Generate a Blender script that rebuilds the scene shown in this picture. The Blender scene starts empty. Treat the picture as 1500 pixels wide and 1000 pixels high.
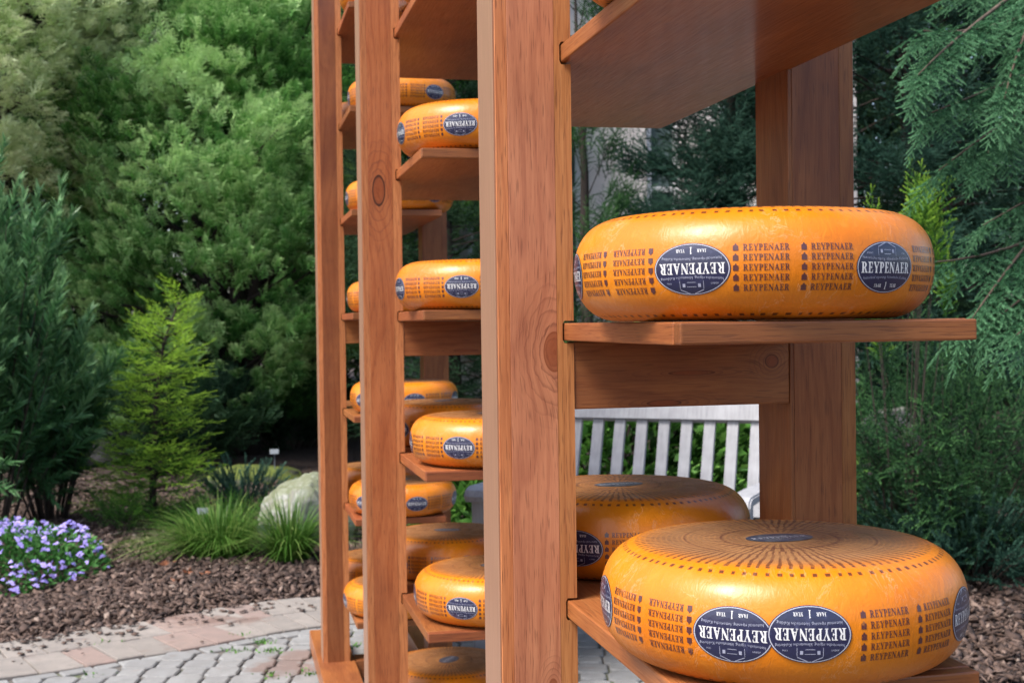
import bpy, bmesh, math, random
import numpy as np
from mathutils import Vector, Matrix
from mathutils.geometry import tessellate_polygon

SC = bpy.context.scene
COL = SC.collection
PI = math.pi
R = math.radians
random.seed(7)
rng = np.random.default_rng(7)

# ------------------------------------------------------------------ camera
H = 1.25                 # eye height
FPX = 1900.0             # focal length in pixels of the 1500 px wide photograph
PITCH = math.atan(27 / FPX)
ROLL = 0.013
cam_d = bpy.data.cameras.new('camera')
cam = bpy.data.objects.new('camera', cam_d)
COL.objects.link(cam)
SC.camera = cam
cam_d.sensor_width = 36
cam_d.lens = 36 * FPX / 1500
cam_d.clip_start = 0.05
cam_d.clip_end = 400
cam_d.dof.use_dof = True
cam_d.dof.focus_distance = 1.38
cam_d.dof.aperture_fstop = 16
F = Vector((0, math.cos(PITCH), -math.sin(PITCH)))
R0 = Vector((1, 0, 0))
U0 = R0.cross(F)
RV = (R0 * math.cos(ROLL) - U0 * math.sin(ROLL)).normalized()
UV = RV.cross(F).normalized()
M = Matrix.Identity(4)
for i in range(3):
    M[i][0] = RV[i]; M[i][1] = UV[i]; M[i][2] = -F[i]
M[2][3] = H
cam.matrix_world = M
CP = Vector((0, 0, H))


def ray(px, py):
    return F + RV * ((px - 750) / FPX) + UV * ((500 - py) / FPX)


def at(px, py, Y):
    """point on the plane y = Y seen at that place of the photograph"""
    d = ray(px, py)
    return CP + d * (Y / d.y)


def gnd(px, py, z=0.0):
    d = ray(px, py)
    return CP + d * ((z - H) / d.z)


def proj(p):
    v = Vector(p) - CP
    w = v.dot(F)
    if w < 0.05:
        return None
    return (750 + FPX * v.dot(RV) / w, 500 - FPX * v.dot(UV) / w)


# ------------------------------------------------------------------ light
SUN_DIR = Vector((-0.46, -0.34, 0.82)).normalized()      # towards the sun
world = bpy.data.worlds.new('World')
SC.world = world
world.use_nodes = True
wn = world.node_tree
bg = wn.nodes['Background']
sky = wn.nodes.new('ShaderNodeTexSky')
sky.sky_type = 'NISHITA'
sky.sun_disc = False
sky.sun_elevation = math.asin(SUN_DIR.z)
sky.sun_rotation = math.atan2(SUN_DIR.x, SUN_DIR.y)
sky.air_density = 1.0
sky.dust_density = 3.0
sky.ozone_density = 1.0
wn.links.new(sky.outputs[0], bg.inputs[0])
bg.inputs[1].default_value = 0.12
sun_d = bpy.data.lights.new('sun', 'SUN')
sun_d.energy = 2.3
sun_d.angle = R(22)
sun_d.color = (1.0, 0.96, 0.90)
sun = bpy.data.objects.new('sun', sun_d)
COL.objects.link(sun)
sun.rotation_euler = SUN_DIR.to_track_quat('Z', 'Y').to_euler()
SC.view_settings.view_transform = 'Standard'
SC.view_settings.look = 'None'
SC.view_settings.gamma = 1
SC.view_settings.use_curve_mapping = False
SC.view_settings.exposure = 1.25
SC.cycles.max_bounces = 7
SC.cycles.diffuse_bounces = 3
SC.cycles.glossy_bounces = 3
SC.cycles.transmission_bounces = 3
SC.cycles.transparent_max_bounces = 4
SC.cycles.use_denoising = True
SC.cycles.sample_clamp_indirect = 4


# ------------------------------------------------------------------ scene helpers
def link(name, data=None, parent=None, loc=None, rotz=None, **props):
    o = bpy.data.objects.new(name, data)
    COL.objects.link(o)
    if parent is not None:
        o.parent = parent
    if loc is not None:
        o.location = loc
    if rotz is not None:
        o.rotation_euler = (0, 0, rotz)
    for k, v in props.items():
        if v is not None:
            o[k] = v
    return o


def mesh_of(name, verts, faces, mat=None, smooth=False):
    me = bpy.data.meshes.new(name)
    me.from_pydata([tuple(v) for v in verts], [], faces)
    if mat:
        me.materials.append(mat)
    if smooth:
        me.polygons.foreach_set('use_smooth', [True] * len(me.polygons))
    me.update()
    return me


def tri_mesh(name, V, T, C=None, mat=None, smooth=False):
    """fast mesh from numpy arrays, with a per-vertex 'tint' value"""
    me = bpy.data.meshes.new(name)
    n, m = len(V), len(T)
    me.vertices.add(n)
    me.vertices.foreach_set('co', np.ascontiguousarray(V, dtype=np.float32).ravel())
    me.loops.add(m * 3)
    me.loops.foreach_set('vertex_index', np.ascontiguousarray(T, dtype=np.int32).ravel())
    me.polygons.add(m)
    me.polygons.foreach_set('loop_start', np.arange(0, m * 3, 3, dtype=np.int32))
    me.polygons.foreach_set('loop_total', np.full(m, 3, dtype=np.int32))
    if smooth:
        me.polygons.foreach_set('use_smooth', np.ones(m, dtype=bool))
    if C is not None:
        a = me.attributes.new('tint', 'FLOAT', 'POINT')
        a.data.foreach_set('value', np.ascontiguousarray(C, dtype=np.float32))
    if mat:
        me.materials.append(mat)
    me.update(calc_edges=True)
    return me


def box_bm(bm, x0, x1, y0, y1, z0, z1, bev=0.0, seg=2):
    vs = [bm.verts.new((x, y, z)) for x in (x0, x1) for y in (y0, y1) for z in (z0, z1)]
    idx = [(0, 1, 3, 2), (4, 6, 7, 5), (0, 4, 5, 1), (2, 3, 7, 6), (0, 2, 6, 4), (1, 5, 7, 3)]
    fs = [bm.faces.new([vs[i] for i in f]) for f in idx]
    if bev > 0:
        es = list({e for f in fs for e in f.edges})
        bmesh.ops.bevel(bm, geom=es, offset=bev, segments=seg, affect='EDGES', profile=0.6)


def bm_mesh(name, bm, mat, smooth=False):
    bmesh.ops.recalc_face_normals(bm, faces=bm.faces)
    me = bpy.data.meshes.new(name)
    bm.to_mesh(me)
    bm.free()
    me.materials.append(mat)
    if smooth:
        me.polygons.foreach_set('use_smooth', [True] * len(me.polygons))
    return me


def box_mesh(name, dims, mat, bev=0.003):
    bm = bmesh.new()
    box_bm(bm, *dims, bev=bev)
    return bm_mesh(name, bm, mat)


# ------------------------------------------------------------------ material helpers
class NT:
    def __init__(s, name):
        s.m = bpy.data.materials.new(name)
        s.m.use_nodes = True
        s.t = s.m.node_tree
        s.b = s.t.nodes['Principled BSDF']
        s.out = s.t.nodes['Material Output']

    def n(s, typ, **kw):
        nd = s.t.nodes.new(typ)
        for k, v in kw.items():
            setattr(nd, k, v)
        return nd

    def set(s, sock, v):
        if isinstance(v, bpy.types.NodeSocket):
            s.t.links.new(v, sock)
        elif v is not None:
            if hasattr(sock.default_value, '__len__') and not hasattr(v, '__len__'):
                v = [v] * len(sock.default_value)
            if hasattr(v, '__len__') and len(sock.default_value) == 4 and len(v) == 3:
                v = (*v, 1)
            sock.default_value = v

    def math(s, op, a, b=None, c=None, clamp=False):
        nd = s.n('ShaderNodeMath', operation=op, use_clamp=clamp)
        s.set(nd.inputs[0], a)
        if b is not None: s.set(nd.inputs[1], b)
        if c is not None: s.set(nd.inputs[2], c)
        return nd.outputs[0]

    def vmath(s, op, a, b=None):
        nd = s.n('ShaderNodeVectorMath', operation=op)
        s.set(nd.inputs[0], a)
        if b is not None: s.set(nd.inputs[1], b)
        return nd.outputs['Value'] if op in ('LENGTH', 'DOT_PRODUCT') else nd.outputs[0]

    def noise(s, vec, scale, detail=3, rough=0.5, dist=0.0):
        nd = s.n('ShaderNodeTexNoise')
        s.set(nd.inputs['Vector'], vec)
        nd.inputs['Scale'].default_value = scale
        nd.inputs['Detail'].default_value = detail
        nd.inputs['Roughness'].default_value = rough
        nd.inputs['Distortion'].default_value = dist
        return nd.outputs['Fac']

    def ramp(s, fac, stops, interp='LINEAR'):
        nd = s.n('ShaderNodeValToRGB')
        nd.color_ramp.interpolation = interp
        els = nd.color_ramp.elements
        while len(els) < len(stops): els.new(0.5)
        for e, (p, c) in zip(els, stops):
            e.position = p
            e.color = (c, c, c, 1) if not hasattr(c, '__len__') else (*c[:3], 1)
        s.set(nd.inputs[0], fac)
        return nd.outputs[0]

    def mix(s, fac, a, b, mode='MIX'):
        nd = s.n('ShaderNodeMix', data_type='RGBA', blend_type=mode)
        s.set(nd.inputs[0], fac)
        s.set(nd.inputs[6], a)
        s.set(nd.inputs[7], b)
        return nd.outputs[2]

    def sep(s, v):
        nd = s.n('ShaderNodeSeparateXYZ'); s.set(nd.inputs[0], v); return nd.outputs

    def comb(s, x, y, z):
        nd = s.n('ShaderNodeCombineXYZ')
        for i, v in enumerate((x, y, z)): s.set(nd.inputs[i], v)
        return nd.outputs[0]

    def bump(s, h, strength=0.3, dist=0.001, normal=None):
        nd = s.n('ShaderNodeBump')
        nd.inputs['Strength'].default_value = strength
        nd.inputs['Distance'].default_value = dist
        s.set(nd.inputs['Height'], h)
        if normal is not None: s.set(nd.inputs['Normal'], normal)
        s.t.links.new(nd.outputs[0], s.b.inputs['Normal'])
        return nd.outputs[0]

    def base(s, c, rough=None, spec=None, coat=None, coat_r=None):
        s.set(s.b.inputs['Base Color'], c)
        if rough is not None: s.set(s.b.inputs['Roughness'], rough)
        if spec is not None: s.set(s.b.inputs['Specular IOR Level'], spec)
        if coat is not None: s.set(s.b.inputs['Coat Weight'], coat)
        if coat_r is not None: s.set(s.b.inputs['Coat Roughness'], coat_r)

    def obj(s):
        return s.n('ShaderNodeTexCoord').outputs['Object']

    def rnd(s):
        return s.n('ShaderNodeObjectInfo').outputs['Random']


def wood_mat(name, axis, knots=(), tone=1.0, rings=True, gloss=0.45, coarse=1.0, hue=0.0, cr=0.24, sat=1.0, blotch=0.42, kedge=0.55):
    """stained timber; the grain runs along axis ('x','y','z') of the part; knots: (cross, along, width, length)"""
    N = NT(name)
    X, Y, Z = N.sep(N.obj())
    L, a, b = {'x': (X, Z, Y), 'y': (Y, X, Z), 'z': (Z, X, Y)}[axis]
    rn = N.rnd()
    off = N.math('MULTIPLY', rn, 37.0)
    knot_mask = halo = edge = None
    a2, L2 = a, L
    for (ka, kl, kw, kh) in knots:
        da = N.math('SUBTRACT', a, ka)
        dl = N.math('SUBTRACT', L, kl)
        d = N.math('ADD', N.math('POWER', N.math('ABSOLUTE', N.math('DIVIDE', da, kw)), 2.0),
                   N.math('POWER', N.math('ABSOLUTE', N.math('DIVIDE', dl, kh)), 2.0))
        g = N.math('EXPONENT', N.math('MULTIPLY', d, -0.22))
        # grain flows round the knot
        a2 = N.math('SUBTRACT', a2, N.math('MULTIPLY', N.math('MULTIPLY', da, g), 0.85))
        a2 = N.math('ADD', a2, N.math('MULTIPLY', g, kw * 1.1))
        k = N.ramp(d, [(0.0, 0.8), (0.75, 0.62), (0.9, 1.0), (1.0, 0.0)])
        hd = N.math('ADD', N.math('SQRT', d), N.math('MULTIPLY', N.noise(N.obj(), 45, 3), 0.9))
        hal = N.ramp(N.math('FRACT', N.math('MULTIPLY', hd, 1.6)), [(0.0, 0.0), (0.6, 0.15), (0.85, 1.0), (0.92, 0.0)])
        hal = N.math('MULTIPLY', hal, N.ramp(N.math('MULTIPLY', d, 0.06), [(0.05, 0.8), (1.0, 0.0)]))
        halo = hal if halo is None else N.math('MAXIMUM', halo, hal)
        ed = N.ramp(d, [(0.55, 0.0), (0.8, 1.0), (1.0, 1.0), (1.1, 0.0)])
        edge = ed if edge is None else N.math('MAXIMUM', edge, ed)
        knot_mask = k if knot_mask is None else N.math('MAXIMUM', knot_mask, k)
    wv = N.comb(N.math('MULTIPLY', a2, 7.0), N.math('MULTIPLY', b, 7.0), N.math('ADD', N.math('MULTIPLY', L, 1.3), off))
    warp = N.noise(wv, 1.0, 2, 0.5)
    ringc = N.math('ADD', N.math('MULTIPLY', N.math('ADD', a2, N.math('MULTIPLY', b, 0.6)), 34.0 * coarse),
                   N.math('MULTIPLY', warp, 11.0))
    ringc = N.math('ADD', ringc, off)
    saw = N.math('FRACT', ringc)
    ring = N.ramp(saw, [(0.0, 0.45), (0.55, 0.62), (0.85, 0.15), (0.93, 0.05), (1.0, 0.45)])
    fv = N.comb(N.math('MULTIPLY', a2, 1.0), N.math('MULTIPLY', b, 1.0), N.math('ADD', N.math('MULTIPLY', L2, 0.035), off))
    fibre = N.noise(fv, 380.0, 4, 0.65)
    broad = N.noise(N.comb(a2, b, N.math('ADD', N.math('MULTIPLY', L2, 0.12), off)), 26.0, 3, 0.6)
    pv = N.comb(a2, b, N.math('ADD', N.math('MULTIPLY', L2, 0.05), off))
    pores = N.ramp(N.noise(pv, 620.0, 1, 0.5), [(0.59, 0.0), (0.68, 1.0)])
    v = N.math('ADD', N.math('MULTIPLY', ring, 0.34 if rings else 0.12), N.math('MULTIPLY', N.ramp(fibre, [(0.3, 0.0), (0.7, 1.0)]), 0.26))
    v = N.math('ADD', v, N.math('MULTIPLY', broad, 0.55))
    v = N.math('SUBTRACT', v, 0.03)
    t = tone
    c = N.ramp(v, [(0.15, (0.19 * t, 0.055 * t, 0.018 * t)), (0.36, (0.29 * t, 0.094 * t, 0.028 * t)),
                   (0.60, (0.38 * t, 0.140 * t, 0.045 * t)), (0.88, (0.47 * t, 0.200 * t, 0.075 * t))])
    hs = N.n('ShaderNodeHueSaturation')
    N.set(hs.inputs['Color'], c)
    hs.inputs['Saturation'].default_value = sat
    N.set(hs.inputs['Value'], N.math('ADD', 0.84, N.math('MULTIPLY', rn, 0.30)))
    N.set(hs.inputs['Hue'], N.math('ADD', 0.4955 + hue, N.math('MULTIPLY', N.math('FRACT', N.math('MULTIPLY', rn, 7.3)), 0.014)))
    c = hs.outputs[0]
    c = N.mix(N.math('MULTIPLY', pores, 0.42), c, (0.07, 0.022, 0.012))
    blot = N.noise(N.comb(a, b, N.math('ADD', N.math('MULTIPLY', L, 0.4), off)), 6.0, 4, 0.6)
    c = N.mix(N.ramp(blot, [(0.34, blotch), (0.52, 0.0)]), c, (0.15 * t, 0.043 * t, 0.022 * t))
    if knot_mask is not None:
        kc = N.mix(N.noise(N.obj(), 160.0, 2), (0.15, 0.030, 0.010), (0.27, 0.065, 0.016))
        c = N.mix(N.math('MULTIPLY', halo, 0.75), c, (0.12, 0.034, 0.022))
        c = N.mix(N.math('MULTIPLY', knot_mask, 0.9), c, kc)
        c = N.mix(N.math('MULTIPLY', edge, kedge), c, (0.035, 0.013, 0.009))
    N.base(c, rough=N.ramp(fibre, [(0.3, 0.55), (0.7, 0.40)]), spec=0.25, coat=gloss, coat_r=cr)
    h = N.math('SUBTRACT', N.math('ADD', fibre, N.math('MULTIPLY', ring, 0.5)), N.math('MULTIPLY', pores, 1.2))
    N.bump(h, 0.25, 0.0005)
    return N.m


def foliage_mat(name, dark, mid, tip, rough=0.6, var=0.35, trans=0.25, spec=0.22):
    N = NT(name)
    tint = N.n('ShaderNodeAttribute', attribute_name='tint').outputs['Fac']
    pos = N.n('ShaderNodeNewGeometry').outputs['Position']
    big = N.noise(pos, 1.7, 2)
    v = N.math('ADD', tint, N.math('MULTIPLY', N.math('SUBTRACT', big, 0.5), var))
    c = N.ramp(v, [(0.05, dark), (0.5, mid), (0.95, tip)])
    N.base(c, rough=rough, spec=spec)
    tr = N.n('ShaderNodeBsdfTranslucent')
    N.set(tr.inputs[0], c)
    mx = N.n('ShaderNodeMixShader')
    mx.inputs[0].default_value = trans
    N.t.links.new(N.b.outputs[0], mx.inputs[1])
    N.t.links.new(tr.outputs[0], mx.inputs[2])
    N.t.links.new(mx.outputs[0], N.out.inputs[0])
    return N.m


def plain_mat(name, c1, c2, scale, rough=0.7, bump=0.2, detail=4, coords='obj', dist=0.002, metal=0.0):
    N = NT(name)
    co = N.obj() if coords == 'obj' else N.n('ShaderNodeNewGeometry').outputs['Position']
    f = N.noise(co, scale, detail, 0.6)
    c = N.mix(N.ramp(f, [(0.3, 0.0), (0.7, 1.0)]), c1, c2)
    hs = N.n('ShaderNodeHueSaturation')
    N.set(hs.inputs['Color'], c)
    N.set(hs.inputs['Value'], N.math('ADD', 0.85, N.math('MULTIPLY', N.rnd(), 0.3)))
    N.base(hs.outputs[0], rough=rough)
    N.b.inputs['Metallic'].default_value = metal
    N.bump(f, bump, dist)
    return N.m


def bark_mat(name, c1, c2):
    N = NT(name)
    X, Y, Z = N.sep(N.obj())
    v = N.comb(X, Y, N.math('MULTIPLY', Z, 0.15))
    f = N.noise(v, 28, 5, 0.65)
    N.base(N.ramp(f, [(0.3, c1), (0.7, c2)]), rough=0.9)
    N.bump(f, 0.8, 0.01)
    return N.m


# ================================================================== THE SETTING
def bez(pts, n=12):
    """Catmull-Rom through 2-D points"""
    P = [np.array(p, float) for p in pts]
    P = [2 * P[0] - P[1]] + P + [2 * P[-1] - P[-2]]
    out = []
    for i in range(1, len(P) - 2):
        for k in range(n):
            t = k / n
            a, b, c, d = P[i - 1], P[i], P[i + 1], P[i + 2]
            out.append(0.5 * ((2 * b) + (c - a) * t + (2 * a - 5 * b + 4 * c - d) * t * t + (3 * b - a - 3 * c + d) * t ** 3))
    out.append(P[-2])
    return np.array(out)


# the kerb line between paving and planting, read off the photograph on the ground plane
kerb_px = [(-320, 990), (-120, 966), (0, 952), (110, 935), (207, 920), (333, 899), (467, 883), (600, 878), (760, 880), (950, 884),
           (1120, 893), (1260, 915), (1330, 955), (1420, 1040)]
kerb = bez([gnd(*p).xy for p in kerb_px], 10)
seg = np.linalg.norm(np.diff(kerb, axis=0), axis=1)
kerb_s = np.concatenate([[0], np.cumsum(seg)])


def kerb_at(s):
    x = np.interp(s, kerb_s, kerb[:, 0]); y = np.interp(s, kerb_s, kerb[:, 1])
    x2 = np.interp(s + 0.02, kerb_s, kerb[:, 0]); y2 = np.interp(s + 0.02, kerb_s, kerb[:, 1])
    if s + 0.02 > kerb_s[-1]:
        x2, y2 = x, y
        x0 = np.interp(s - 0.02, kerb_s, kerb[:, 0]); y0 = np.interp(s - 0.02, kerb_s, kerb[:, 1])
        t = np.array([x - x0, y - y0])
    else:
        t = np.array([x2 - x, y2 - y])
    t = t / np.linalg.norm(t)
    return np.array([x, y]), t, np.array([t[1], -t[0]])      # point, tangent, towards the paving


def kerb_dist(x, y):
    """signed distance: > 0 on the paving side"""
    d = kerb - np.array([x, y])
    i = int(np.argmin((d ** 2).sum(1)))
    i = min(i, len(kerb) - 2)
    t = kerb[i + 1] - kerb[i]
    t = t / np.linalg.norm(t)
    v = np.array([x, y]) - kerb[i]
    return float(v @ np.array([t[1], -t[0]]))


# soil / mulch ground
N = NT('mulch_ground')
p = N.n('ShaderNodeNewGeometry').outputs['Position']
vo = N.n('ShaderNodeTexVoronoi'); vo.inputs['Scale'].default_value = 34
N.set(vo.inputs['Vector'], N.vmath('MULTIPLY', N.vmath('ADD', p, N.comb(N.noise(p, 3, 2), N.noise(p, 4, 2), 0)), (1, 1.7, 1)))
f2 = N.noise(p, 60, 4)
c = N.mix(vo.outputs['Color'], (0.035, 0.022, 0.017), (0.13, 0.085, 0.07))
c = N.mix(0.5, c, N.ramp(f2, [(0.3, (0.02, 0.014, 0.012)), (0.7, (0.12, 0.08, 0.065))]))
N.base(c, rough=0.95)
N.bump(N.math('ADD', vo.outputs['Distance'], f2), 0.8, 0.02)
M_ground = N.m

gx = np.concatenate([np.linspace(-60, -4, 12), np.linspace(-3.6, 5, 70), np.linspace(6, 60, 12)])
gy = np.concatenate([np.linspace(-20, 1, 8), np.linspace(1.3, 12, 90), np.linspace(13, 90, 16)])
gv, gf = [], []


def ground_z(x, y):
    k = kerb_dist(x, y) if -4.5 < x < 5 and y < 12 else (-9 if y > 6 else -3)
    if k > -0.02:
        return 0.0
    up = min(1, -k / 0.25) * 0.03
    far = max(0, y - 6.5) * 0.02
    bumps = 0.03 * math.sin(x * 2.3 + 1) * math.sin(y * 1.9) * min(1, -k)
    return up + min(far, .5) + bumps


for y in gy:
    for x in gx:
        gv.append((x, y, ground_z(x, y) - (0.012 if kerb_dist(x, y) > -0.05 and y < 7 else 0)))
nx = len(gx)
for j in range(len(gy) - 1):
    for i in range(nx - 1):
        a = j * nx + i
        gf.append((a, a + 1, a + nx + 1, a + nx))
link('ground', mesh_of('ground', gv, gf, M_ground, True), kind='structure')

# jointing sand under the pavers
N = NT('jointing_sand')
p = N.n('ShaderNodeNewGeometry').outputs['Position']
moss = N.ramp(N.noise(p, 2.6, 3, 0.6), [(0.50, 0.0), (0.62, 1.0)])
c = N.mix(N.noise(p, 90, 3), (0.06, 0.055, 0.05), (0.17, 0.15, 0.13))
c = N.mix(N.math('MULTIPLY', moss, N.ramp(N.noise(p, 30, 3), [(0.4, 0.0), (0.6, 1.0)])), c, (0.07, 0.12, 0.02))
N.base(c, rough=0.95)
N.bump(N.noise(p, 120, 4), 0.6, 0.004)
M_sand = N.m
n = 80
ss = np.linspace(0, kerb_s[-1], n)
base_v, base_f = [], []
for s in ss:
    q, t, nn = kerb_at(s)
    q = q + nn * 0.01
    base_v.append((q[0], q[1], 0.019))
for s in ss:
    q, t, nn = kerb_at(s)
    base_v.append((q[0] * 0.9, min(q[1] - 0.4, 3.4) - 4.6, 0.019))
for i in range(n - 1):
    base_f.append((i, i + n, i + n + 1, i + 1))
paving = link('pavement', mesh_of('pavement', base_v, base_f, M_sand), kind='structure')

# pavers: tumbled octagons and small setts in interlocking columns


def stone_mat(name, c1, c2, c3):
    N = NT(name)
    p = N.obj()
    rn = N.rnd()
    q = N.vmath('ADD', p, N.comb(N.math('MULTIPLY', rn, 50), 0, 0))
    f = N.noise(q, 14, 4, 0.6)
    g = N.noise(q, 260, 3, 0.7)
    c = N.mix(rn, c1, c2)
    c = N.mix(N.ramp(f, [(0.35, 0.0), (0.7, 0.75)]), c, c3)
    wp = N.n('ShaderNodeNewGeometry').outputs['Position']
    stain = N.ramp(N.noise(wp, 2.1, 4, 0.6), [(0.56, 0.0), (0.62, 0.7)])
    c = N.mix(stain, c, N.mix(g, (0.12, 0.07, 0.055), (0.25, 0.16, 0.13)))
    c = N.mix(N.ramp(g, [(0.3, 0.35), (0.55, 0.0)]), c, (0.08, 0.07, 0.065))
    N.base(c, rough=0.85, spec=0.3)
    N.bump(N.math('ADD', N.math('MULTIPLY', f, 1.5), g), 0.6, 0.003)
    return N.m


M_paver = stone_mat('grey_paver', (0.24, 0.24, 0.24), (0.31, 0.31, 0.305), (0.20, 0.195, 0.19))
M_brick_a = stone_mat('buff_brick', (0.27, 0.24, 0.215), (0.33, 0.29, 0.26), (0.21, 0.19, 0.175))
M_brick_b = stone_mat('pink_brick', (0.29, 0.21, 0.185), (0.33, 0.245, 0.21), (0.22, 0.175, 0.155))


def prism(outline, zt, h=0.03, bev=0.006):
    """worn stone: polygon with a rounded upper edge"""
    n = len(outline)
    o = np.array(outline)
    c = o.mean(0)
    ins = c + (o - c) * (1 - bev / np.linalg.norm(o - c, axis=1).mean())
    V = [(x, y, zt - h) for x, y in o] + [(x, y, zt - bev * 0.8) for x, y in o] + [(x, y, zt) for x, y in ins]
    Fs = [tuple(range(2 * n, 3 * n))]
    for k in range(2):
        for i in range(n):
            j = (i + 1) % n
            Fs.append((k * n + i, k * n + j, (k + 1) * n + j, (k + 1) * n + i))
    return V, Fs


def chamfer(w, d, c, r):
    o = [(-w / 2 + c, -d / 2), (w / 2 - c, -d / 2), (w / 2, -d / 2 + c), (w / 2, d / 2 - c), (w / 2 - c, d / 2), (-w / 2 + c, d / 2), (-w / 2, d / 2 - c), (-w / 2, -d / 2 + c)]
    return [(x + r.uniform(-.0022, .0022), y + r.uniform(-.0022, .0022)) for x, y in o]


rr = random.Random(3)
big_m, small_m = [], []
for k in range(8):
    V, Fs = prism(chamfer(0.114, 0.122, 0.021, rr), 0.0)
    big_m.append(mesh_of('paver', V, Fs, M_paver))
    V, Fs = prism(chamfer(0.088, 0.076, 0.011, rr), 0.0)
    small_m.append(mesh_of('small_paver', V, Fs, M_paver))
cx, cy = 0.109, 0.218
cand = []
ang = R(-0.6)
for i in range(-28, 21):
    for j in range(8, 31):
        for kind in (0, 1):
            x = i * cx
            y = j * cy + (0.5 * cy if (i % 2) ^ kind else 0)
            X = x * math.cos(ang) - y * math.sin(ang)
            Y = x * math.sin(ang) + y * math.cos(ang)
            kd = kerb_dist(X, Y)
            if kd < 0.625 or Y < 2.0:
                continue
            pp = proj((X, Y, 0.03))
            vis = pp and -15 < pp[0] < 1400 and 860 < pp[1] < 1030
            cand.append((0 if vis else 1, Y if vis else -Y, X, Y, kind))
cand.sort(key=lambda c: (c[0], c[1]))
stuffV, stuffF = [], []
cnt = 0
for (nv, _, X, Y, kind) in cand:
    zt = 0.03 + rr.uniform(-0.002, 0.002)
    if nv == 0 and cnt < 292:
        o = link('paver' if kind == 0 else 'small_paver', (big_m if kind == 0 else small_m)[rr.randrange(8)], paving, (X, Y, zt), ang + rr.uniform(-.02, .02))
        o.rotation_euler[0] = rr.uniform(-.008, .008)
        cnt += 1
    else:
        V, Fs = prism(chamfer(*((0.114, 0.122, 0.021) if kind == 0 else (0.088, 0.076, 0.011)), rr), zt)
        b = len(stuffV)
        stuffV += [(x + X, y + Y, z) for x, y, z in V]
        stuffF += [tuple(q + b for q in f) for f in Fs]
if stuffV:
    link('paver_field', mesh_of('paver_field', stuffV, stuffF, M_paver), paving, kind='stuff')

# the two courses of kerb bricks following the curve
W = 0.120
nb = int(kerb_s[-1] / W)
for row in (0, 1):
    d0, d1 = (0.006, 0.285) if row == 0 else (0.292, 0.560)
    for k in range(nb):
        s0 = k * W + (0.04 if row else 0) + 0.004
        s1 = s0 + W - 0.006
        if s1 > kerb_s[-1]:
            break
        (qa, ta, na), (qb, tb, nb_) = kerb_at(s0), kerb_at(s1)
        # skewed joints, as laid
        sk = 0.0
        pts = [qa + na * d1, qb + nb_ * d1, qb + nb_ * d0, qa + na * d0]
        pts = [q + rng.uniform(-.002, .002, 2) for q in pts]
        c0 = sum(pts) / 4
        pr = proj((c0[0], c0[1], 0.03))
        if not pr or pr[0] < -60 or pr[0] > 1450:
            continue
        V, Fs = prism([tuple(q - c0) for q in pts], 0.0, 0.032, 0.005)
        pink = rr.random() < (0.35 if row else 0.25)
        link('kerb_brick', mesh_of('kerb_brick', V, Fs, M_brick_b if pink else M_brick_a), paving,
             (c0[0], c0[1], 0.034 + rr.uniform(-.003, .003)))
# cut infill stones between kerb and octagons
N = NT('sand_spill')
p = N.n('ShaderNodeNewGeometry').outputs['Position']
N.base(N.mix(N.noise(p, 150, 3), (0.12, 0.085, 0.072), (0.24, 0.17, 0.15)), rough=0.95)
N.bump(N.noise(p, 220, 3), 0.6, 0.003)
M_spill = N.m
for k in range(int(kerb_s[-1] / 0.1)):
    s0 = k * 0.1 + 0.003; s1 = s0 + 0.092
    (qa, ta, na), (qb, tb, nb_) = kerb_at(s0), kerb_at(min(s1, kerb_s[-1]))
    if not (-60 < (proj((qa[0], qa[1], 0)) or (-999, 0))[0] < 1400):
        continue
    wdt = 0.06 + 0.03 * rr.random()
    pts = [qa + na * (.567 + wdt), qb + nb_ * (.567 + wdt * rr.uniform(.6, 1)), qb + nb_ * .567, qa + na * .567]
    c0 = sum(pts) / 4
    V, Fs = prism([tuple(q - c0) for q in pts], 0.0, 0.03, 0.005)
    link('cut_paver', mesh_of('cut_paver', V, Fs, M_paver), paving, (c0[0], c0[1], 0.026 + rr.uniform(-.002, .002)))


# drifts of reddish sand over the kerb bricks
def drift(px, py, rx, ry, seed):
    r = random.Random(seed)
    c = gnd(px, py, 0.035)
    V = [(0, 0, 0.003)]
    n = 60
    for ring, hz in ((0.6, 0.0025), (1.0, -0.004)):
        for i in range(n):
            a = 2 * PI * i / n
            k = ring * (1 + .3 * math.sin(3 * a + seed) + .18 * math.sin(7 * a + 2 * seed) + r.uniform(-.12, .12))
            V.append((rx * k * math.cos(a), ry * k * math.sin(a), hz))
    Fs = [(0, 1 + i, 1 + (i + 1) % n) for i in range(n)]
    Fs += [(1 + i, 1 + n + i, 1 + n + (i + 1) % n, 1 + (i + 1) % n) for i in range(n)]
    link('sand_drift', mesh_of('sand_drift', V, Fs, M_spill, True), None, c, kind='stuff')



# bark chips
chipV = np.array([(-.42, -.6, 0), (.5, -.42, .03), (.36, .62, 0), (-.5, .38, .04), (-.05, .1, .10), (.1, -.1, -.10)])
chipT = np.array([(0, 1, 4), (1, 2, 4), (2, 3, 4), (3, 0, 4), (1, 0, 5), (2, 1, 5), (3, 2, 5), (0, 3, 5)])


def instance(tmpl, P, Rm, S=None, C=None, jitter=0.0):
    """merge copies of a template (V, T, C) at P (k,3) with matrices Rm (k,3,3)"""
    V, T, c = tmpl
    k, n = len(P), len(V)
    A = Rm if S is None else Rm * S[:, None, None]
    VV = np.einsum('kij,nj->kni', A, V) + P[:, None, :]
    TT = T[None] + (np.arange(k) * n)[:, None, None]
    CC = np.broadcast_to(c[None], (k, n)).copy()
    if C is not None:
        CC = CC + C[:, None]
    return VV.reshape(-1, 3), TT.reshape(-1, 3), CC.reshape(-1)


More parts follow.
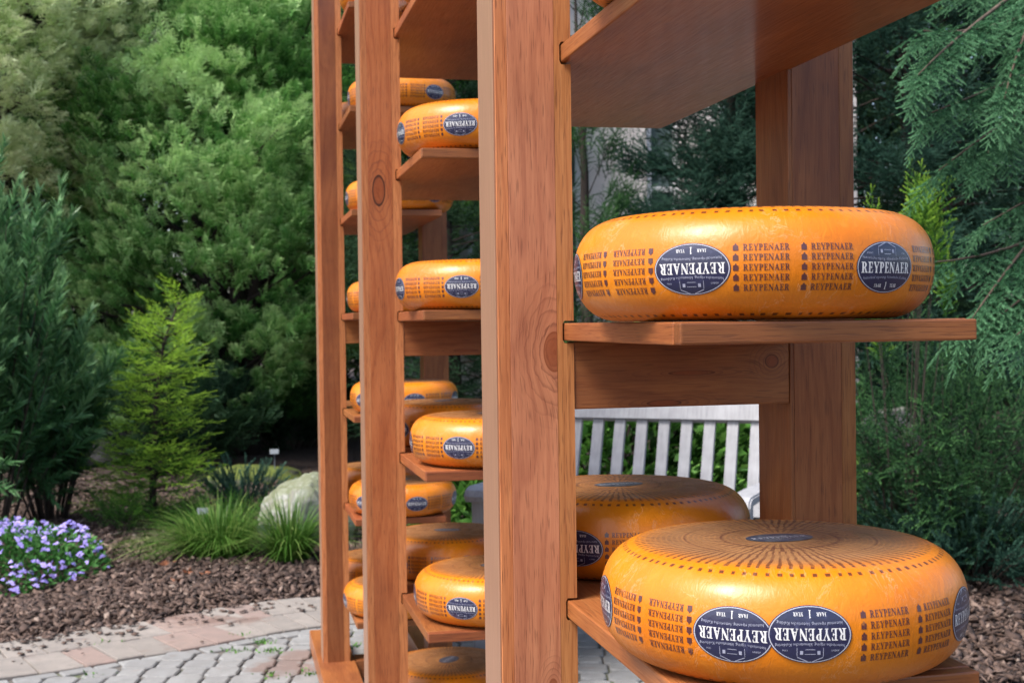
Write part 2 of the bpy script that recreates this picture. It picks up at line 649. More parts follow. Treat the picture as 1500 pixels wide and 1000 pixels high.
def frames(D, Uh):
    """rotation matrices with column 1 along D and column 2 near Uh"""
    D = D / np.linalg.norm(D, axis=1, keepdims=True)
    X = np.cross(D, Uh)
    X /= np.linalg.norm(X, axis=1, keepdims=True) + 1e-9
    Z = np.cross(X, D)
    return np.stack([X, D, Z], axis=2)


def rand_frames(k, tilt=0.5):
    a = rng.uniform(0, 2 * PI, k)
    D = np.stack([np.cos(a), np.sin(a), rng.normal(0, tilt, k)], 1)
    U = np.stack([rng.normal(0, tilt, k), rng.normal(0, tilt, k), np.ones(k)], 1)
    return frames(D, U)


N = NT('bark_chip')
tint = N.n('ShaderNodeAttribute', attribute_name='tint').outputs['Fac']
c = N.ramp(tint, [(0.0, (0.035, 0.02, 0.016)), (0.45, (0.11, 0.068, 0.052)), (0.8, (0.20, 0.135, 0.108)), (1.0, (0.32, 0.25, 0.205))])
N.base(c, rough=0.85)
N.bump(N.noise(N.n('ShaderNodeNewGeometry').outputs['Position'], 300, 3), 0.5, 0.002)
M_chip = N.m


def chips(name, n, test, sampler, smin, smax):
    P, S = [], []
    while len(P) < n:
        x, y = sampler()
        if not test(x, y):
            continue
        P.append((x, y, ground_z(x, y) + rng.uniform(0.0, 0.022)))
        S.append(smin + (smax - smin) * rng.beta(1.3, 2.0))
    P = np.array(P); k = len(P)
    Rm = rand_frames(k, 0.5)
    sx = rng.uniform(0.22, 0.72, k); sz = rng.uniform(0.6, 1.3, k)
    Rm = Rm * np.stack([sx, np.ones(k), sz], 1)[:, None, :]
    V, T, C = instance((chipV, chipT, np.zeros(6)), P, Rm, np.array(S), rng.beta(1.2, 1.9, k))
    link(name, tri_mesh(name, V, T, C, M_chip), kind='stuff')


def samp_left():
    q = gnd(rng.uniform(-60, 620), 1 + 705 + 260 * rng.beta(1.4, 1.1))
    return q.x, q.y


def samp_right():
    q = gnd(rng.uniform(1180, 1560), rng.uniform(790, 1010))
    return q.x, q.y


def edge_noise(x, y):
    return 0.05 * math.sin(x * 9) + 0.03 * math.sin(x * 23 + 1)


chips('bark_mulch', 25000, lambda x, y: kerb_dist(x, y) < -0.01 + 0.5 * edge_noise(x, y) and y < 13, samp_left, 0.015, 0.066)
chips('bark_mulch', 5000, lambda x, y: kerb_dist(x, y) < 0.02 and y < 12, samp_right, 0.018, 0.07)


# ================================================================== RACKS
YAW = math.atan(417 / FPX)          # racks stand turned by about 12 degrees
D1 = Vector((-math.sin(YAW), math.cos(YAW), 0))
D2 = Vector((math.cos(YAW), math.sin(YAW), 0))
RACK0 = Vector(((730 - 750) / FPX * 1.49, 1.49, 0))
STEP = 1.46 / math.cos(YAW)
OUTW = 0.446                         # over both posts
PW, PD = 0.090, 0.098                # post section
SH = 0.323                           # shelf spacing
ST = 0.0205                          # shelf thickness

M_post_a = wood_mat('stained_timber_post', 'z', knots=[(0.0665, H - 0.034, 0.0135, 0.024), (0.060, H - 0.425, 0.006, 0.012)], kedge=.12, tone=1.22, gloss=0.15, sat=0.90, hue=-.002, blotch=.3)
M_post_b = wood_mat('stained_timber_post_knot', 'z', knots=[(0.038, H + 0.305, 0.015, 0.036)], kedge=.9, tone=0.95, gloss=0.2, hue=-.003)
M_post = wood_mat('stained_timber', 'z', hue=-.005, blotch=.65, tone=0.72, gloss=0.25)
M_lam = wood_mat('stained_timber_lamina', 'z', sat=.97, blotch=.2, tone=1.2, gloss=0.12, coarse=3.0)
M_shelf = wood_mat('varnished_shelf_board', 'y', hue=-.005, blotch=.55, tone=0.98, gloss=0.3, rings=False, cr=0.17)
M_endx = wood_mat('shelf_end_timber', 'x', hue=-.006, tone=0.80, gloss=0.4, rings=False)
M_beam = wood_mat('cross_beam_timber', 'x', knots=[(H - 0.050, 0.337, 0.0085, 0.009), (H - 0.097, 0.20, 0.004, 0.022), (H - 0.062, 0.235, 0.003, 0.03)], tone=0.74, gloss=0.3, hue=-.003, blotch=.6)
N = NT('weathered_skylit_edge')
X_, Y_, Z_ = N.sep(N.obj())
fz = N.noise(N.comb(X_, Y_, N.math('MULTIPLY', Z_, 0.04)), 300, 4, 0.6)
N.base(N.mix(fz, (0.20, 0.095, 0.055), (0.40, 0.215, 0.13)), rough=0.5, coat=0.2, coat_r=0.3)  # paler than the posts: weathered timber plus painted-in light from the sky
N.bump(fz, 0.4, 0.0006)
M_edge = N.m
M_steel = plain_mat('dull_steel', (0.25, 0.25, 0.26), (0.5, 0.5, 0.5), 90, rough=0.4, metal=0.8)


def rack(idx, label):
    o = RACK0 + D1 * STEP * idx
    root = link('cheese_rack', None, None, (o.x, o.y, 0), YAW, label=label, category='display rack',
                group='timber racks in a receding row')
    dz = (-0.001, 0.028, 0.038)[idx]
    tops = [H + dz + SH * k for k in range(-3, 4)]
    ptop = H + dz + SH * 3 + 0.25
    for side in (0, 1):
        x0 = 0 if side == 0 else OUTW - PW + 0.004
        w = PW if side == 0 else PW - 0.004
        main = {(0, 0): M_post_a, (1, 0): M_post_b}.get((idx, side), M_post)
        # three laminated boards; the outer ones are sub-parts
        cuts = (0.0, 0.160, 0.775, 1.0) if side == 0 else (0.0, 0.06, 0.78, 1.0)
        bm = bmesh.new()
        # the board on the shelf side carries the notches
        box_bm(bm, cuts[1] * w, cuts[2] * w, 0, PD, 0.09, ptop, bev=0.0004, seg=1)
        post = link('post', bm_mesh('post', bm, main), root, (x0, 0, 0))
        for (a, b) in ((cuts[0], cuts[1]), (cuts[2], cuts[3])):
            inner = (b == 1.0) if side == 0 else (a == 0.0)
            bm = bmesh.new()
            ya, yb = (0.0004, PD - .0004)
            wid = (b - a) * w
            if not inner or side == 1:
                box_bm(bm, 0, wid, ya, yb, 0.09, ptop, bev=0.0006, seg=1)
            else:
                # one board with a notch cut for every shelf
                xn = wid * 0.34
                ol = [(0, 0.09), (wid, 0.09)]
                for t in tops:
                    ol += [(wid, t - ST - .0028), (xn + .002, t - ST - .0028), (xn, t - ST + .001), (xn, t - .001), (xn + .002, t + .0028), (wid, t + .0028)]
                ol += [(wid, ptop), (0, ptop)]
                fr_ = [bm.verts.new((x, ya, z)) for x, z in ol]
                bk_ = [bm.verts.new((x, yb, z)) for x, z in ol]
                bm.faces.new(fr_); bm.faces.new(bk_[::-1])
                for q in range(len(ol)):
                    bm.faces.new((fr_[q], bk_[q], bk_[(q + 1) % len(ol)], fr_[(q + 1) % len(ol)]))
            link('board', bm_mesh('board', bm, M_lam if side == 0 else main), post, (a * w, 0, 0))
        if side == 0:
            # thin pale skin over the weathered outer face, skylight put into its colour
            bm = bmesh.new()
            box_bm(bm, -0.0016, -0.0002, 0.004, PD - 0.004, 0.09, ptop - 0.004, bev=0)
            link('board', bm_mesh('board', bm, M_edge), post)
    # cross beam just under the eye-level shelf
    zt = H + dz - ST - 0.001
    link('cross_beam', box_mesh('cross_beam', (PW + .0006, OUTW - PW + .0036, 0.002, 0.036, zt - 0.079, zt - .0005), M_beam, 0.0015), root)
    # top and bottom stretchers
    link('cross_beam', box_mesh('cross_beam', (PW + .0006, OUTW - PW + .001, 0.03, 0.065, ptop - 0.09, ptop - 0.01), M_beam, 0.0015), root)
    # shelves
    sx0 = PW - (1 - 0.775) * PW * 0.56
    sx1 = OUTW - PW + 0.010
    for k, t in enumerate(tops):
        bm = bmesh.new()
        box_bm(bm, 0, sx1 - sx0, -0.375, PD + 0.385, 0, ST, bev=0.0022, seg=3)
        sh = link('shelf', bm_mesh('shelf', bm, M_shelf), root, (sx0, 0, t - ST))
        # lipping strip of darker wood along the front end
        link('lipping', box_mesh('lipping', (0.0008, sx1 - sx0 - .0008, -0.0172, 0, 0.0006, ST - 0.0006), M_endx, 0.0018), sh,
             (0, -0.3752, 0))
    # skid feet
    for side in (0, 1):
        x0 = -0.018 if side == 0 else OUTW - PW - 0.018
        f = link('foot', box_mesh('foot', (x0, x0 + PW + .036, -0.40, PD + 0.40, 0.036, 0.10), M_shelf, 0.004), root)
    link('bracket', box_mesh('bracket', (OUTW * .35, OUTW * .35 + .02, 0.0, 0.012, 0.10, 0.125), M_steel, 0.001), root)
    link('cross_beam', box_mesh('cross_beam', (PW + .02, OUTW - PW - .02, 0.0, 0.09, 0.04, 0.1), M_beam, 0.002), root)
    return root, o, tops


racks = [rack(0, 'nearest timber rack, its notched left post large in the middle of the view'),
         rack(1, 'middle timber rack of the row, with a dark oval knot on its left post'),
         rack(2, 'farthest timber rack, at the left end of the row beside the shrubs')]

# ================================================================== CHEESES
CR, CHH = 0.175, 0.102
RF, AA, BB, EXP = 0.125, 0.050, 0.051, 2.3


def prof(z):
    k = min(1.0, abs(z - BB) / BB)
    return RF + AA * max(0.0, 1 - k ** EXP) ** (1 / EXP)


def cheese_mesh(mat, seed):
    r = random.Random(seed)
    pts = [(0.0, 0.0), (0.05, 0.0), (RF * .8, 0.0)]
    n = 30
    for i in range(n + 1):
        a = -PI / 2 + PI * i / n
        c, s = math.cos(a), math.sin(a)
        pts.append((RF + AA * abs(c) ** (2 / EXP), BB + BB * math.copysign(abs(s) ** (2 / EXP), s)))
    pts += [(RF * .8, CHH + 0.0008), (0.07, CHH + .0012), (0.03, CHH + .0014), (0.0, CHH + 0.0014)]
    seg = 128
    ph = [r.uniform(0, 6.28) for _ in range(4)]
    V, Fs = [], []
    for (rad, z) in pts:
        for j in range(seg):
            a = 2 * PI * j / seg
            V.append((rad * math.sin(a), -rad * math.cos(a), z))
    for i in range(len(pts) - 1):
        for j in range(seg):
            k = (j + 1) % seg
            a, b, c, d = i * seg + j, i * seg + k, (i + 1) * seg + k, (i + 1) * seg + j
            if i == 0: Fs.append((d, c, a)[::-1]) if False else Fs.append((a, c, d))
            elif i == len(pts) - 2: Fs.append((a, b, d))
            else: Fs.append((a, b, c, d))
    return mesh_of('cheese', V, Fs, mat, True)


def cheese_mat():
    N = NT('orange_wax_rind')
    o = N.obj()
    X, Y, Z = N.sep(o)
    rn = N.rnd()
    r = N.math('SQRT', N.math('ADD', N.math('MULTIPLY', X, X), N.math('MULTIPLY', Y, Y)))
    th = N.math('ARCTAN2', Y, X)
    q = N.vmath('ADD', o, N.comb(N.math('MULTIPLY', rn, 9), 0, 0))
    n1 = N.noise(q, 9, 3, 0.5)
    n2 = N.noise(q, 60, 4, 0.6)
    wax = N.mix(N.ramp(n1, [(0.3, 0.0), (0.7, 1.0)]), (0.57, 0.147, 0.002), (0.66, 0.213, 0.006))
    wax = N.mix(N.ramp(n2, [(0.55, 0.0), (0.75, 0.3)]), wax, (0.70, 0.27, 0.04))
    # lower flank is a little redder
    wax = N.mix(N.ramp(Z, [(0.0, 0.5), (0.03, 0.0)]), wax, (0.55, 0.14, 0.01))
    # brown printed rosette on the flat faces
    nr = 92.0
    warp = N.math('MULTIPLY', N.math('SUBTRACT', N.noise(q, 40, 2), 0.5), 0.06)
    ang = N.math('MULTIPLY', N.math('ADD', th, warp), nr / (2 * PI))
    fr = N.math('ABSOLUTE', N.math('SUBTRACT', N.math('FRACT', ang), 0.5))
    spoke = N.ramp(fr, [(0.15, 1.0), (0.22, 0.0)])
    ang2 = N.math('MULTIPLY', N.math('ADD', th, warp), nr / 2 / (2 * PI))
    fr2 = N.math('ABSOLUTE', N.math('SUBTRACT', N.math('FRACT', ang2), 0.5))
    spoke2 = N.ramp(fr2, [(0.17, 1.0), (0.25, 0.0)])
    rs = N.math('DIVIDE', r, 0.2)
    outer = N.ramp(rs, [(0.36, 0.0), (0.37, 1.0), (0.705, 1.0), (0.712, 0.0)])
    innr = N.ramp(rs, [(0.17, 0.0), (0.18, 1.0), (0.36, 1.0), (0.37, 0.0)])
    rings = N.ramp(N.math('FRACT', N.math('MULTIPLY', r, 190.0)), [(0.0, 0.0), (0.2, 1.0), (0.7, 1.0), (0.85, 0.0)])
    hoop = N.ramp(rs, [(0.275, 0.0), (0.28, 1.0), (0.288, 1.0), (0.293, 0.0)])
    hoop2 = N.ramp(rs, [(0.455, 0.0), (0.46, 0.8), (0.464, 0.8), (0.469, 0.0)])
    pr = N.math('MULTIPLY', N.math('ADD', N.math('MULTIPLY', spoke, outer), N.math('MULTIPLY', spoke2, innr)),
                N.math('ADD', 0.55, N.math('MULTIPLY', rings, 0.45)))
    pr = N.math('MAXIMUM', N.math('MAXIMUM', pr, hoop), hoop2)
    dots = N.math('MULTIPLY', spoke, N.ramp(rs, [(0.742, 0.0), (0.746, 1.0), (0.762, 1.0), (0.766, 0.0)]))
    flat = N.ramp(rs, [(0.54, 1.0), (0.64, 0.7), (0.72, 0.0)])
    wear = N.ramp(N.noise(q, 22, 4, 0.7), [(0.30, 0.25), (0.5, 1.0)])
    brown = N.mix(N.noise(q, 28, 4), (0.22, 0.105, 0.040), (0.38, 0.19, 0.075))
    brown = N.mix(N.math('MULTIPLY', rings, 0.4), brown, (0.20, 0.11, 0.055))
    amount = N.math('MULTIPLY', flat, N.math('ADD', 0.74, N.math('MULTIPLY', rn, 0.2)))
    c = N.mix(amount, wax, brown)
    c = N.mix(N.math('MULTIPLY', N.math('MULTIPLY', pr, wear), 0.9), c, (0.085, 0.026, 0.016))
    c = N.mix(N.math('MULTIPLY', dots, 0.88), c, (0.055, 0.014, 0.012))
    # white creases and scuffs of the wrapping film
    sv = N.comb(N.math('MULTIPLY', th, 0.9), N.math('MULTIPLY', Z, 4.0), N.math('MULTIPLY', rn, 5))
    ridged = N.math('ABSOLUTE', N.math('SUBTRACT', N.noise(sv, 6.0, 5, 0.62, 1.4), 0.5))
    crease = N.ramp(ridged, [(0.0, 1.0), (0.013, 0.0)])
    patch = N.ramp(N.noise(q, 13, 3), [(0.44, 0.0), (0.60, 1.0)])
    side = N.ramp(rs, [(0.66, 0.0), (0.76, 1.0)])
    sc = N.math('MULTIPLY', N.math('MULTIPLY', crease, patch), side)
    c = N.mix(N.math('MULTIPLY', sc, 0.18), c, (0.85, 0.68, 0.5))
    N.base(c, rough=N.math('ADD', 0.38, N.math('MULTIPLY', flat, 0.2)), spec=0.3, coat=0.35, coat_r=N.ramp(N.noise(q, 26, 3), [(0.35, 0.16), (0.65, 0.38)]))
    N.b.inputs['Subsurface Weight'].default_value = 0.0
    lump = N.noise(q, 35, 3, 0.55, 0.6)
    h = N.math('ADD', N.math('MULTIPLY', lump, 1.6), N.math('MULTIPLY', N.noise(q, 170, 2), 0.16))
    wr = N.noise(N.comb(N.math('MULTIPLY', th, 3.0), N.math('MULTIPLY', Z, 9.0), N.math('MULTIPLY', rn, 7)), 5.0, 4, 0.6, 0.8)
    h = N.math('ADD', h, N.math('MULTIPLY', N.math('ABSOLUTE', N.math('SUBTRACT', wr, 0.5)), 2.2))
    h = N.math('ADD', h, N.math('MULTIPLY', sc, 0.3))
    h = N.math('SUBTRACT', h, N.math('MULTIPLY', dots, 0.35))
    N.bump(h, 0.27, 0.0022)
    return N.m


M_cheese = cheese_mat()


def print_mat(name, c1, c2, rough=0.35, coat=0.6, thr=(0.30, 0.42)):
    N = NT(name)
    g = N.n('ShaderNodeNewGeometry').outputs['Position']
    f = N.noise(g, 75, 4, 0.7)
    N.base(N.mix(N.ramp(f, [(thr[0], 1.0), (thr[1], 0.0)]), c1, c2), rough=rough, coat=coat, coat_r=0.15)
    N.bump(N.noise(g, 35, 3), 0.3, 0.002)
    return N.m


M_navy = print_mat('navy_badge', (0.013, 0.014, 0.052), (0.035, 0.038, 0.10))
M_navy_top = print_mat('faded_navy_badge', (0.035, 0.042, 0.075), (0.10, 0.11, 0.13), rough=0.5, coat=0.3, thr=(0.40, 0.6))
M_white = print_mat('pale_lettering', (0.70, 0.69, 0.70), (0.40, 0.40, 0.45))
M_rim = print_mat('badge_outline', (0.45, 0.45, 0.52), (0.2, 0.2, 0.3))
M_grey = print_mat('small_lettering', (0.34, 0.35, 0.46), (0.14, 0.14, 0.25))
M_ink = print_mat('brown_ink', (0.085, 0.022, 0.022), (0.45, 0.16, 0.03), thr=(0.28, 0.40))


def arc(cx, cy, rx, ry, a0, a1, n):
    return [(cx + rx * math.cos(R(a0 + (a1 - a0) * i / n)), cy + ry * math.sin(R(a0 + (a1 - a0) * i / n))) for i in range(n + 1)]


GL = {
    'E': (.68, [[(0, 0), (.62, 0), (.64, .28), (.58, .28), (.52, .07), (.30, .06), (.30, .47), (.42, .47), (.45, .38), (.5, .38), (.5, .64), (.45, .64), (.42, .54), (.30, .54), (.30, .94), (.48, .93), (.54, .74), (.6, .74), (.58, 1), (0, 1), (0, .95), (.12, .92), (.12, .08), (0, .05)]]),
    'P': (.68, [[(0, 0), (.42, 0), (.42, .05), (.30, .08), (.30, .44)] + arc(.36, .72, .27, .28, -90, 90, 8) + [(0, 1), (0, .95), (.12, .92), (.12, .08), (0, .05)],
                [(.30, .51)] + arc(.34, .72, .11, .21, -90, 90, 6) + [(.30, .93)]]),
    'R': (.80, [[(0, 0), (.42, 0), (.42, .05), (.30, .08), (.30, .46), (.34, .46), (.55, 0), (.80, 0), (.80, .05), (.72, .08), (.50, .49)] + arc(.36, .73, .28, .27, -50, 90, 7) + [(0, 1), (0, .95), (.12, .92), (.12, .08), (0, .05)],
                [(.30, .53)] + arc(.34, .73, .12, .20, -90, 90, 6) + [(.30, .93)]]),
    'Y': (.74, [[(.20, 0), (.56, 0), (.56, .05), (.47, .08), (.47, .44), (.68, .92), (.76, .95), (.76, 1), (.5, 1), (.5, .95), (.6, .92), (.43, .52), (.25, .92), (.32, .95), (.32, 1), (0, 1), (0, .95), (.06, .92), (.29, .42), (.29, .08), (.20, .05)]]),
    'N': (.84, [[(0, 0), (.26, 0), (.26, .05), (.17, .08), (.17, .76), (.62, 0), (.72, 0), (.72, .92), (.8, .95), (.8, 1), (.56, 1), (.56, .95), (.65, .92), (.65, .32), (.26, 1), (0, 1), (0, .95), (.1, .92), (.1, .08), (0, .05)]]),
    'A': (.80, [[(0, 0), (.24, 0), (.24, .05), (.17, .08), (.23, .27), (.46, .27), (.52, .08), (.44, .05), (.44, 0), (.8, 0), (.8, .05), (.72, .08), (.43, 1), (.34, 1), (.1, .08), (0, .05)],
                [(.26, .34), (.44, .34), (.35, .68)]]),
    'J': (.42, [[(.14, .3), (.14, .92), (.04, .95), (.04, 1), (.42, 1), (.42, .95), (.32, .92), (.32, .2), (.24, .02), (.06, -.08), (0, .02), (.1, .1)]]),
    '1': (.5, [[(.08, 0), (.44, 0), (.44, .06), (.35, .1), (.35, 1), (.27, 1), (.06, .9), (.08, .84), (.19, .87), (.19, .1), (.08, .06)]]),
    ' ': (.5, []),
}


def glyph_text(txt, h, width=None, cx=0.0, y0=0.0):
    """2-D triangles of serif capitals centred on cx with the baseline at y0"""
    tot = sum(GL[c][0] + .05 for c in txt)
    kx = (width / tot) if width else h
    V, T = [], []
    x = cx - tot * kx / 2
    for c in txt:
        adv, loops = GL[c]
        if loops:
            vec = [[Vector((px, py, 0)) for px, py in lp] for lp in loops]
            tris = tessellate_polygon(vec)
            b = len(V)
            for lp in loops:
                V += [(x + px * kx, y0 + py * h) for px, py in lp]
            for t in tris:
                a, bb, cc = [np.array(V[b + i]) for i in t]
                area = (bb[0] - a[0]) * (cc[1] - a[1]) - (bb[1] - a[1]) * (cc[0] - a[0])
                T.append((b + t[0], b + t[1], b + t[2]) if area > 0 else (b + t[0], b + t[2], b + t[1]))
        x += (adv + .05) * kx
    return V, T


def font_text(txt, h, cx=0.0, y0=0.0, bow=0.0, bold=0.0):
    cu = bpy.data.curves.new('t', 'FONT')
    cu.body = txt; cu.size = h; cu.align_x = 'CENTER'; cu.resolution_u = 1; cu.offset = bold
    o = bpy.data.objects.new('t', cu)
    COL.objects.link(o)
    dg = bpy.context.evaluated_depsgraph_get()
    me = bpy.data.meshes.new_from_object(o.evaluated_get(dg))
    me.calc_loop_triangles()
    V = [(v.co.x + cx, v.co.y + y0 + bow * v.co.x ** 2) for v in me.vertices]
    T = [tuple(t.vertices) for t in me.loop_triangles]
    bpy.data.objects.remove(o); bpy.data.curves.remove(cu); bpy.data.meshes.remove(me)
    return V, T


def quads(qs):
    V, T = [], []
    for q in qs:
        b = len(V); V += q; T += [(b, b + 1, b + 2), (b, b + 2, b + 3)]
    return V, T


def merge2(*parts):
    V, T = [], []
    for v, t in parts:
        b = len(V); V += list(v); T += [tuple(i + b for i in q) for q in t]
    return V, T


ZC = 0.0455


def wrap(name, VT, mat, off, flip=False, zc=ZC):
    V, T = VT
    out = []
    for s, t in V:
        if flip: s, t = -s, -t
        z = zc + t
        r0 = prof(z)
        dz = 0.0005
        sl = (prof(z + dz) - prof(z - dz)) / (2 * dz)
        nl = math.hypot(1, sl)
        a = s / CR
        r = r0 + off / nl
        out.append((r * math.sin(a), -r * math.cos(a), z - off * sl / nl))
    return mesh_of(name, out, [tuple(t) for t in T], mat)


def ell(rx, ry, r0=0.0, n=48, rings=5):
    V, T = [], []
    ks = [r0 + (1 - r0) * i / rings for i in range(rings + 1)]
    for k in ks:
        for j in range(n):
            a = 2 * PI * j / n
            V.append((rx * k * math.cos(a), ry * k * math.sin(a)))
    for i in range(rings):
        for j in range(n):
            a, b = i * n + j, i * n + (j + 1) % n
            c, d = b + n, a + n
            if not (r0 == 0 and i == 0): T.append((a, c, b))
            T.append((a, d, c))
    return V, T


LW, LH = 0.0355, 0.0228
house = [(-.0024, 0), (.0024, 0), (.0024, .0042), (.0009, .0050), (0.0004, .0062), (-.0004, .0062), (-.0009, .0050), (-.0024, .0042)]
shield = [(0, -.0001), (.0021, .0015), (.0021, .0060), (-.0021, .0060), (-.0021, .0015)]


def poly2(pts):
    t = tessellate_polygon([[Vector((x, y, 0)) for x, y in pts]])
    return list(pts), [tuple(q) for q in t]


main_txt = merge2(glyph_text('REYPENAER', 0.0095, 0.0610, 0, -0.0052), glyph_text('1', 0.0062, 0.0028, 0, -0.0192),
                  glyph_text('JAAR', 0.0029, 0.0085, -0.0098, -0.0174), glyph_text('YEAR', 0.0029, 0.0085, 0.0098, -0.0174))
small_txt = merge2(font_text('historische rijping, klimatische Keldering', 0.0036, 0, 0.0062, 1.6),
                   font_text('historical ripening, historische Kelding', 0.0036, 0, -0.0098, -1.2),
                   font_text('ANNO', 0.0024, -0.021, 0.0115), font_text('1906', 0.0024, 0.021, 0.0115),
                   # small building with two round bays and its outline
                   quads([[(-.0085, .0125), (-.0060, .0125), (-.0060, .0155), (-.0085, .0155)],
                          [(.0060, .0125), (.0085, .0125), (.0085, .0155), (.0060, .0155)],
                          [(-.0110, .0180), (-.0022, .0215), (-.0020, .0209), (-.0108, .0174)],
                          [(.0108, .0174), (.0020, .0209), (.0022, .0215), (.0110, .0180)],
                          [(-.0045, .0150), (.0045, .0150), (.0045, .0154), (-.0045, .0154)],
                          [(-.0035, .0112), (.0035, .0112), (.0045, .0117), (-.0045, .0117)],
                          [(-.0112, .0100), (-.0108, .0100), (-.0108, .0170), (-.0112, .0170)],
                          [(.0108, .0100), (.0112, .0100), (.0112, .0170), (.0108, .0170)]]))
badge = {}
for fl in (False, True):
    badge[fl] = (wrap('badge', ell(LW, LH), M_navy, 0.00035, fl),
                 wrap('outline', ell(LW * .975, LH * .965, 0.975, 64, 1), M_rim, 0.0006, fl),
                 wrap('lettering', main_txt, M_white, 0.00065, fl),
                 wrap('small_print', small_txt, M_grey, 0.00065, fl))
ZB = 0.0505
for fl in (False, True):
    badge[fl, 'b'] = (wrap('badge', ell(LW, LH), M_navy, 0.00035, fl, ZB), wrap('outline', ell(LW * .975, LH * .965, 0.975, 64, 1), M_rim, 0.0006, fl, ZB),
                      wrap('lettering', main_txt, M_white, 0.00065, fl, ZB), wrap('small_print', small_txt, M_grey, 0.00065, fl, ZB))
badge_over = tuple(wrap(n, v, m, o, True, ZB + .0030) for n, v, m, o in
                   (('badge', ell(LW, LH), M_navy, 0.0009), ('outline', ell(LW * .975, LH * .965, 0.975, 64, 1), M_rim, 0.0011),
                    ('lettering', main_txt, M_white, 0.00118), ('small_print', small_txt, M_grey, 0.00118)))

rows = []
for i in range(5):
    y = -0.0198 + i * 0.0087
    for cxx in (-0.0520, 0.0070):
        rows.append((lambda v: ([(a + cxx, b + y) for a, b in v[0]], v[1]))(poly2(house)))
    for cxx in (-0.0255, 0.0335):
        rows.append(glyph_text('REYPENAER', 0.0056, 0.0405, cxx, y))
rows_m = {}
for fl in (False, True):
    rows_m[fl] = wrap('printed_rows', merge2(*rows), M_ink, 0.0003, fl)
    rows_m[fl, 'b'] = wrap('printed_rows', merge2(*rows), M_ink, 0.0003, fl, ZB)

# badge on the upper face
topV, topT = ell(0.0345, 0.0225, 0.0, 48, 2)
top_badge_me = mesh_of('top_badge', [(x, y, CHH + 0.0019) for x, y in topV], topT, M_navy_top)
tv, tt = merge2(glyph_text('REYPENAER', 0.0092, 0.059, 0, -0.0046), font_text('historische rijping', 0.0030, 0, 0.0065),
                font_text('JAAR 1 YEAR', 0.0030, 0, -0.0110))
top_txt_me = mesh_of('lettering', [(x, y, CHH + 0.0023) for x, y in tv], tt, M_rim)
cheese_me = cheese_mesh(M_cheese, 1)


def make_cheese(label, over=False):
    root = link('gouda_cheese', cheese_me, None, label=label, category='cheese wheel', group='orange cheese wheels on the timber racks')

    def add_badge(meshes, a):
        b = link('badge', meshes[0], root, None, R(a))
        for m in meshes[1:]:
            link(m.name.split('.')[0], m, b)
    if over:
        for a, fl in ((0, True), (-60, False), (-120, True), (84, False), (144, True), (204, False)):
            add_badge(badge[fl, 'b'], a)
        add_badge(badge_over, 21.6)
        for a, fl in ((-30, True), (-90, False), (54, False), (114, True), (174, False), (13, False)):
            if a != 13:
                link('printed_rows', rows_m[fl, 'b'], root, None, R(a))
    else:
        for k in range(6):
            add_badge(badge[k % 2 == 0], 60 * k)
            link('printed_rows', rows_m[k % 2 == 1], root, None, R(60 * k + 30))
    t = link('top_badge', top_badge_me, root, None, R(40))
    link('lettering', top_txt_me, t)
    return root


def copy_tree(o, parent=None):
    c = o.copy()
    COL.objects.link(c)
    c.parent = parent
    for ch in list(o.children):
        copy_tree(ch, c)
    return c


proto = None


def cheese(ri, k, u, v, view_deg, label, over=False, topdeg=None, sc=1.0):
    """k: shelf level; u, v: place in the rack's frame; view_deg: inverted badge turned this far right of the line to the camera"""
    global proto
    _, o, tops = racks[ri]
    p = o + D2 * u + D1 * v
    if over:
        c = make_cheese(label, True)
    elif proto is None:
        c = proto = make_cheese(label)
    else:
        c = copy_tree(proto)
        c['label'] = label
    c.location = (p.x, p.y, tops[k + 3] + 0.0006)
    c.rotation_euler = (0, 0, R(view_deg) - math.atan2(p.x, p.y))
    c.scale = (sc, sc, 1.06 if over else 1.0)
    return c


SHN = {0: 'eye-level shelf', 1: 'first shelf above eye level', 2: 'second shelf above eye level', 3: 'topmost shelf',
       -1: 'first shelf below eye level', -2: 'second shelf below eye level', -3: 'lowest shelf'}
RN = ('nearest rack', 'middle rack', 'farthest rack')
for (ri, k, front, u, v, deg, extra) in [
        (0, 0, 1, .206, -.246, -17, 'glossy orange'),
        (0, 1, 1, .208, -.240, -30, 'orange'),
        (0, -1, 0, .210, .222, -18, 'brown topped orange'),
        (1, 2, 1, .232, -.246, 5, 'orange'), (1, 2, 0, .215, .235, 5, 'orange'),
        (1, 1, 1, .226, -.246, -13, 'orange'), (1, 0, 1, .218, -.246, -11, 'orange'),
        (1, -1, 1, .244, -.246, -23, 'orange'), (1, -1, 0, .220, .235, 20, 'brown topped'),
        (1, -2, 1, .248, -.250, -24, 'orange'), (1, -2, 0, .226, .240, -45, 'brown topped'),
        (1, -3, 0, .224, .235, 24, 'brown topped'),
        (2, 3, 1, .240, -.246, 12, 'orange'), (2, 2, 1, .262, -.246, 37, 'orange'), (2, 2, 0, .226, .235, 0, 'orange'),
        (2, 1, 1, .250, -.246, 40, 'orange'), (2, 0, 1, .250, -.246, 30, 'orange'),
        (2, -1, 1, .256, -.246, 11, 'orange'), (2, -2, 1, .246, -.250, 15, 'orange'), (2, -2, 0, .222, .235, -8, 'brown topped'),
        (2, -3, 1, .224, -.250, -18, 'orange'), (2, -3, 0, .228, .240, 0, 'brown topped')]:
    lab = f"{extra} cheese wheel, {'front' if front else 'rear'} one on the {RN[ri]}'s {SHN[k]}"
    cheese(ri, k, u, v, deg, lab)
cheese(0, -1, .221, -.276, -13.5, 'largest-looking orange cheese wheel at lower right, with two badges overlapping', over=True)


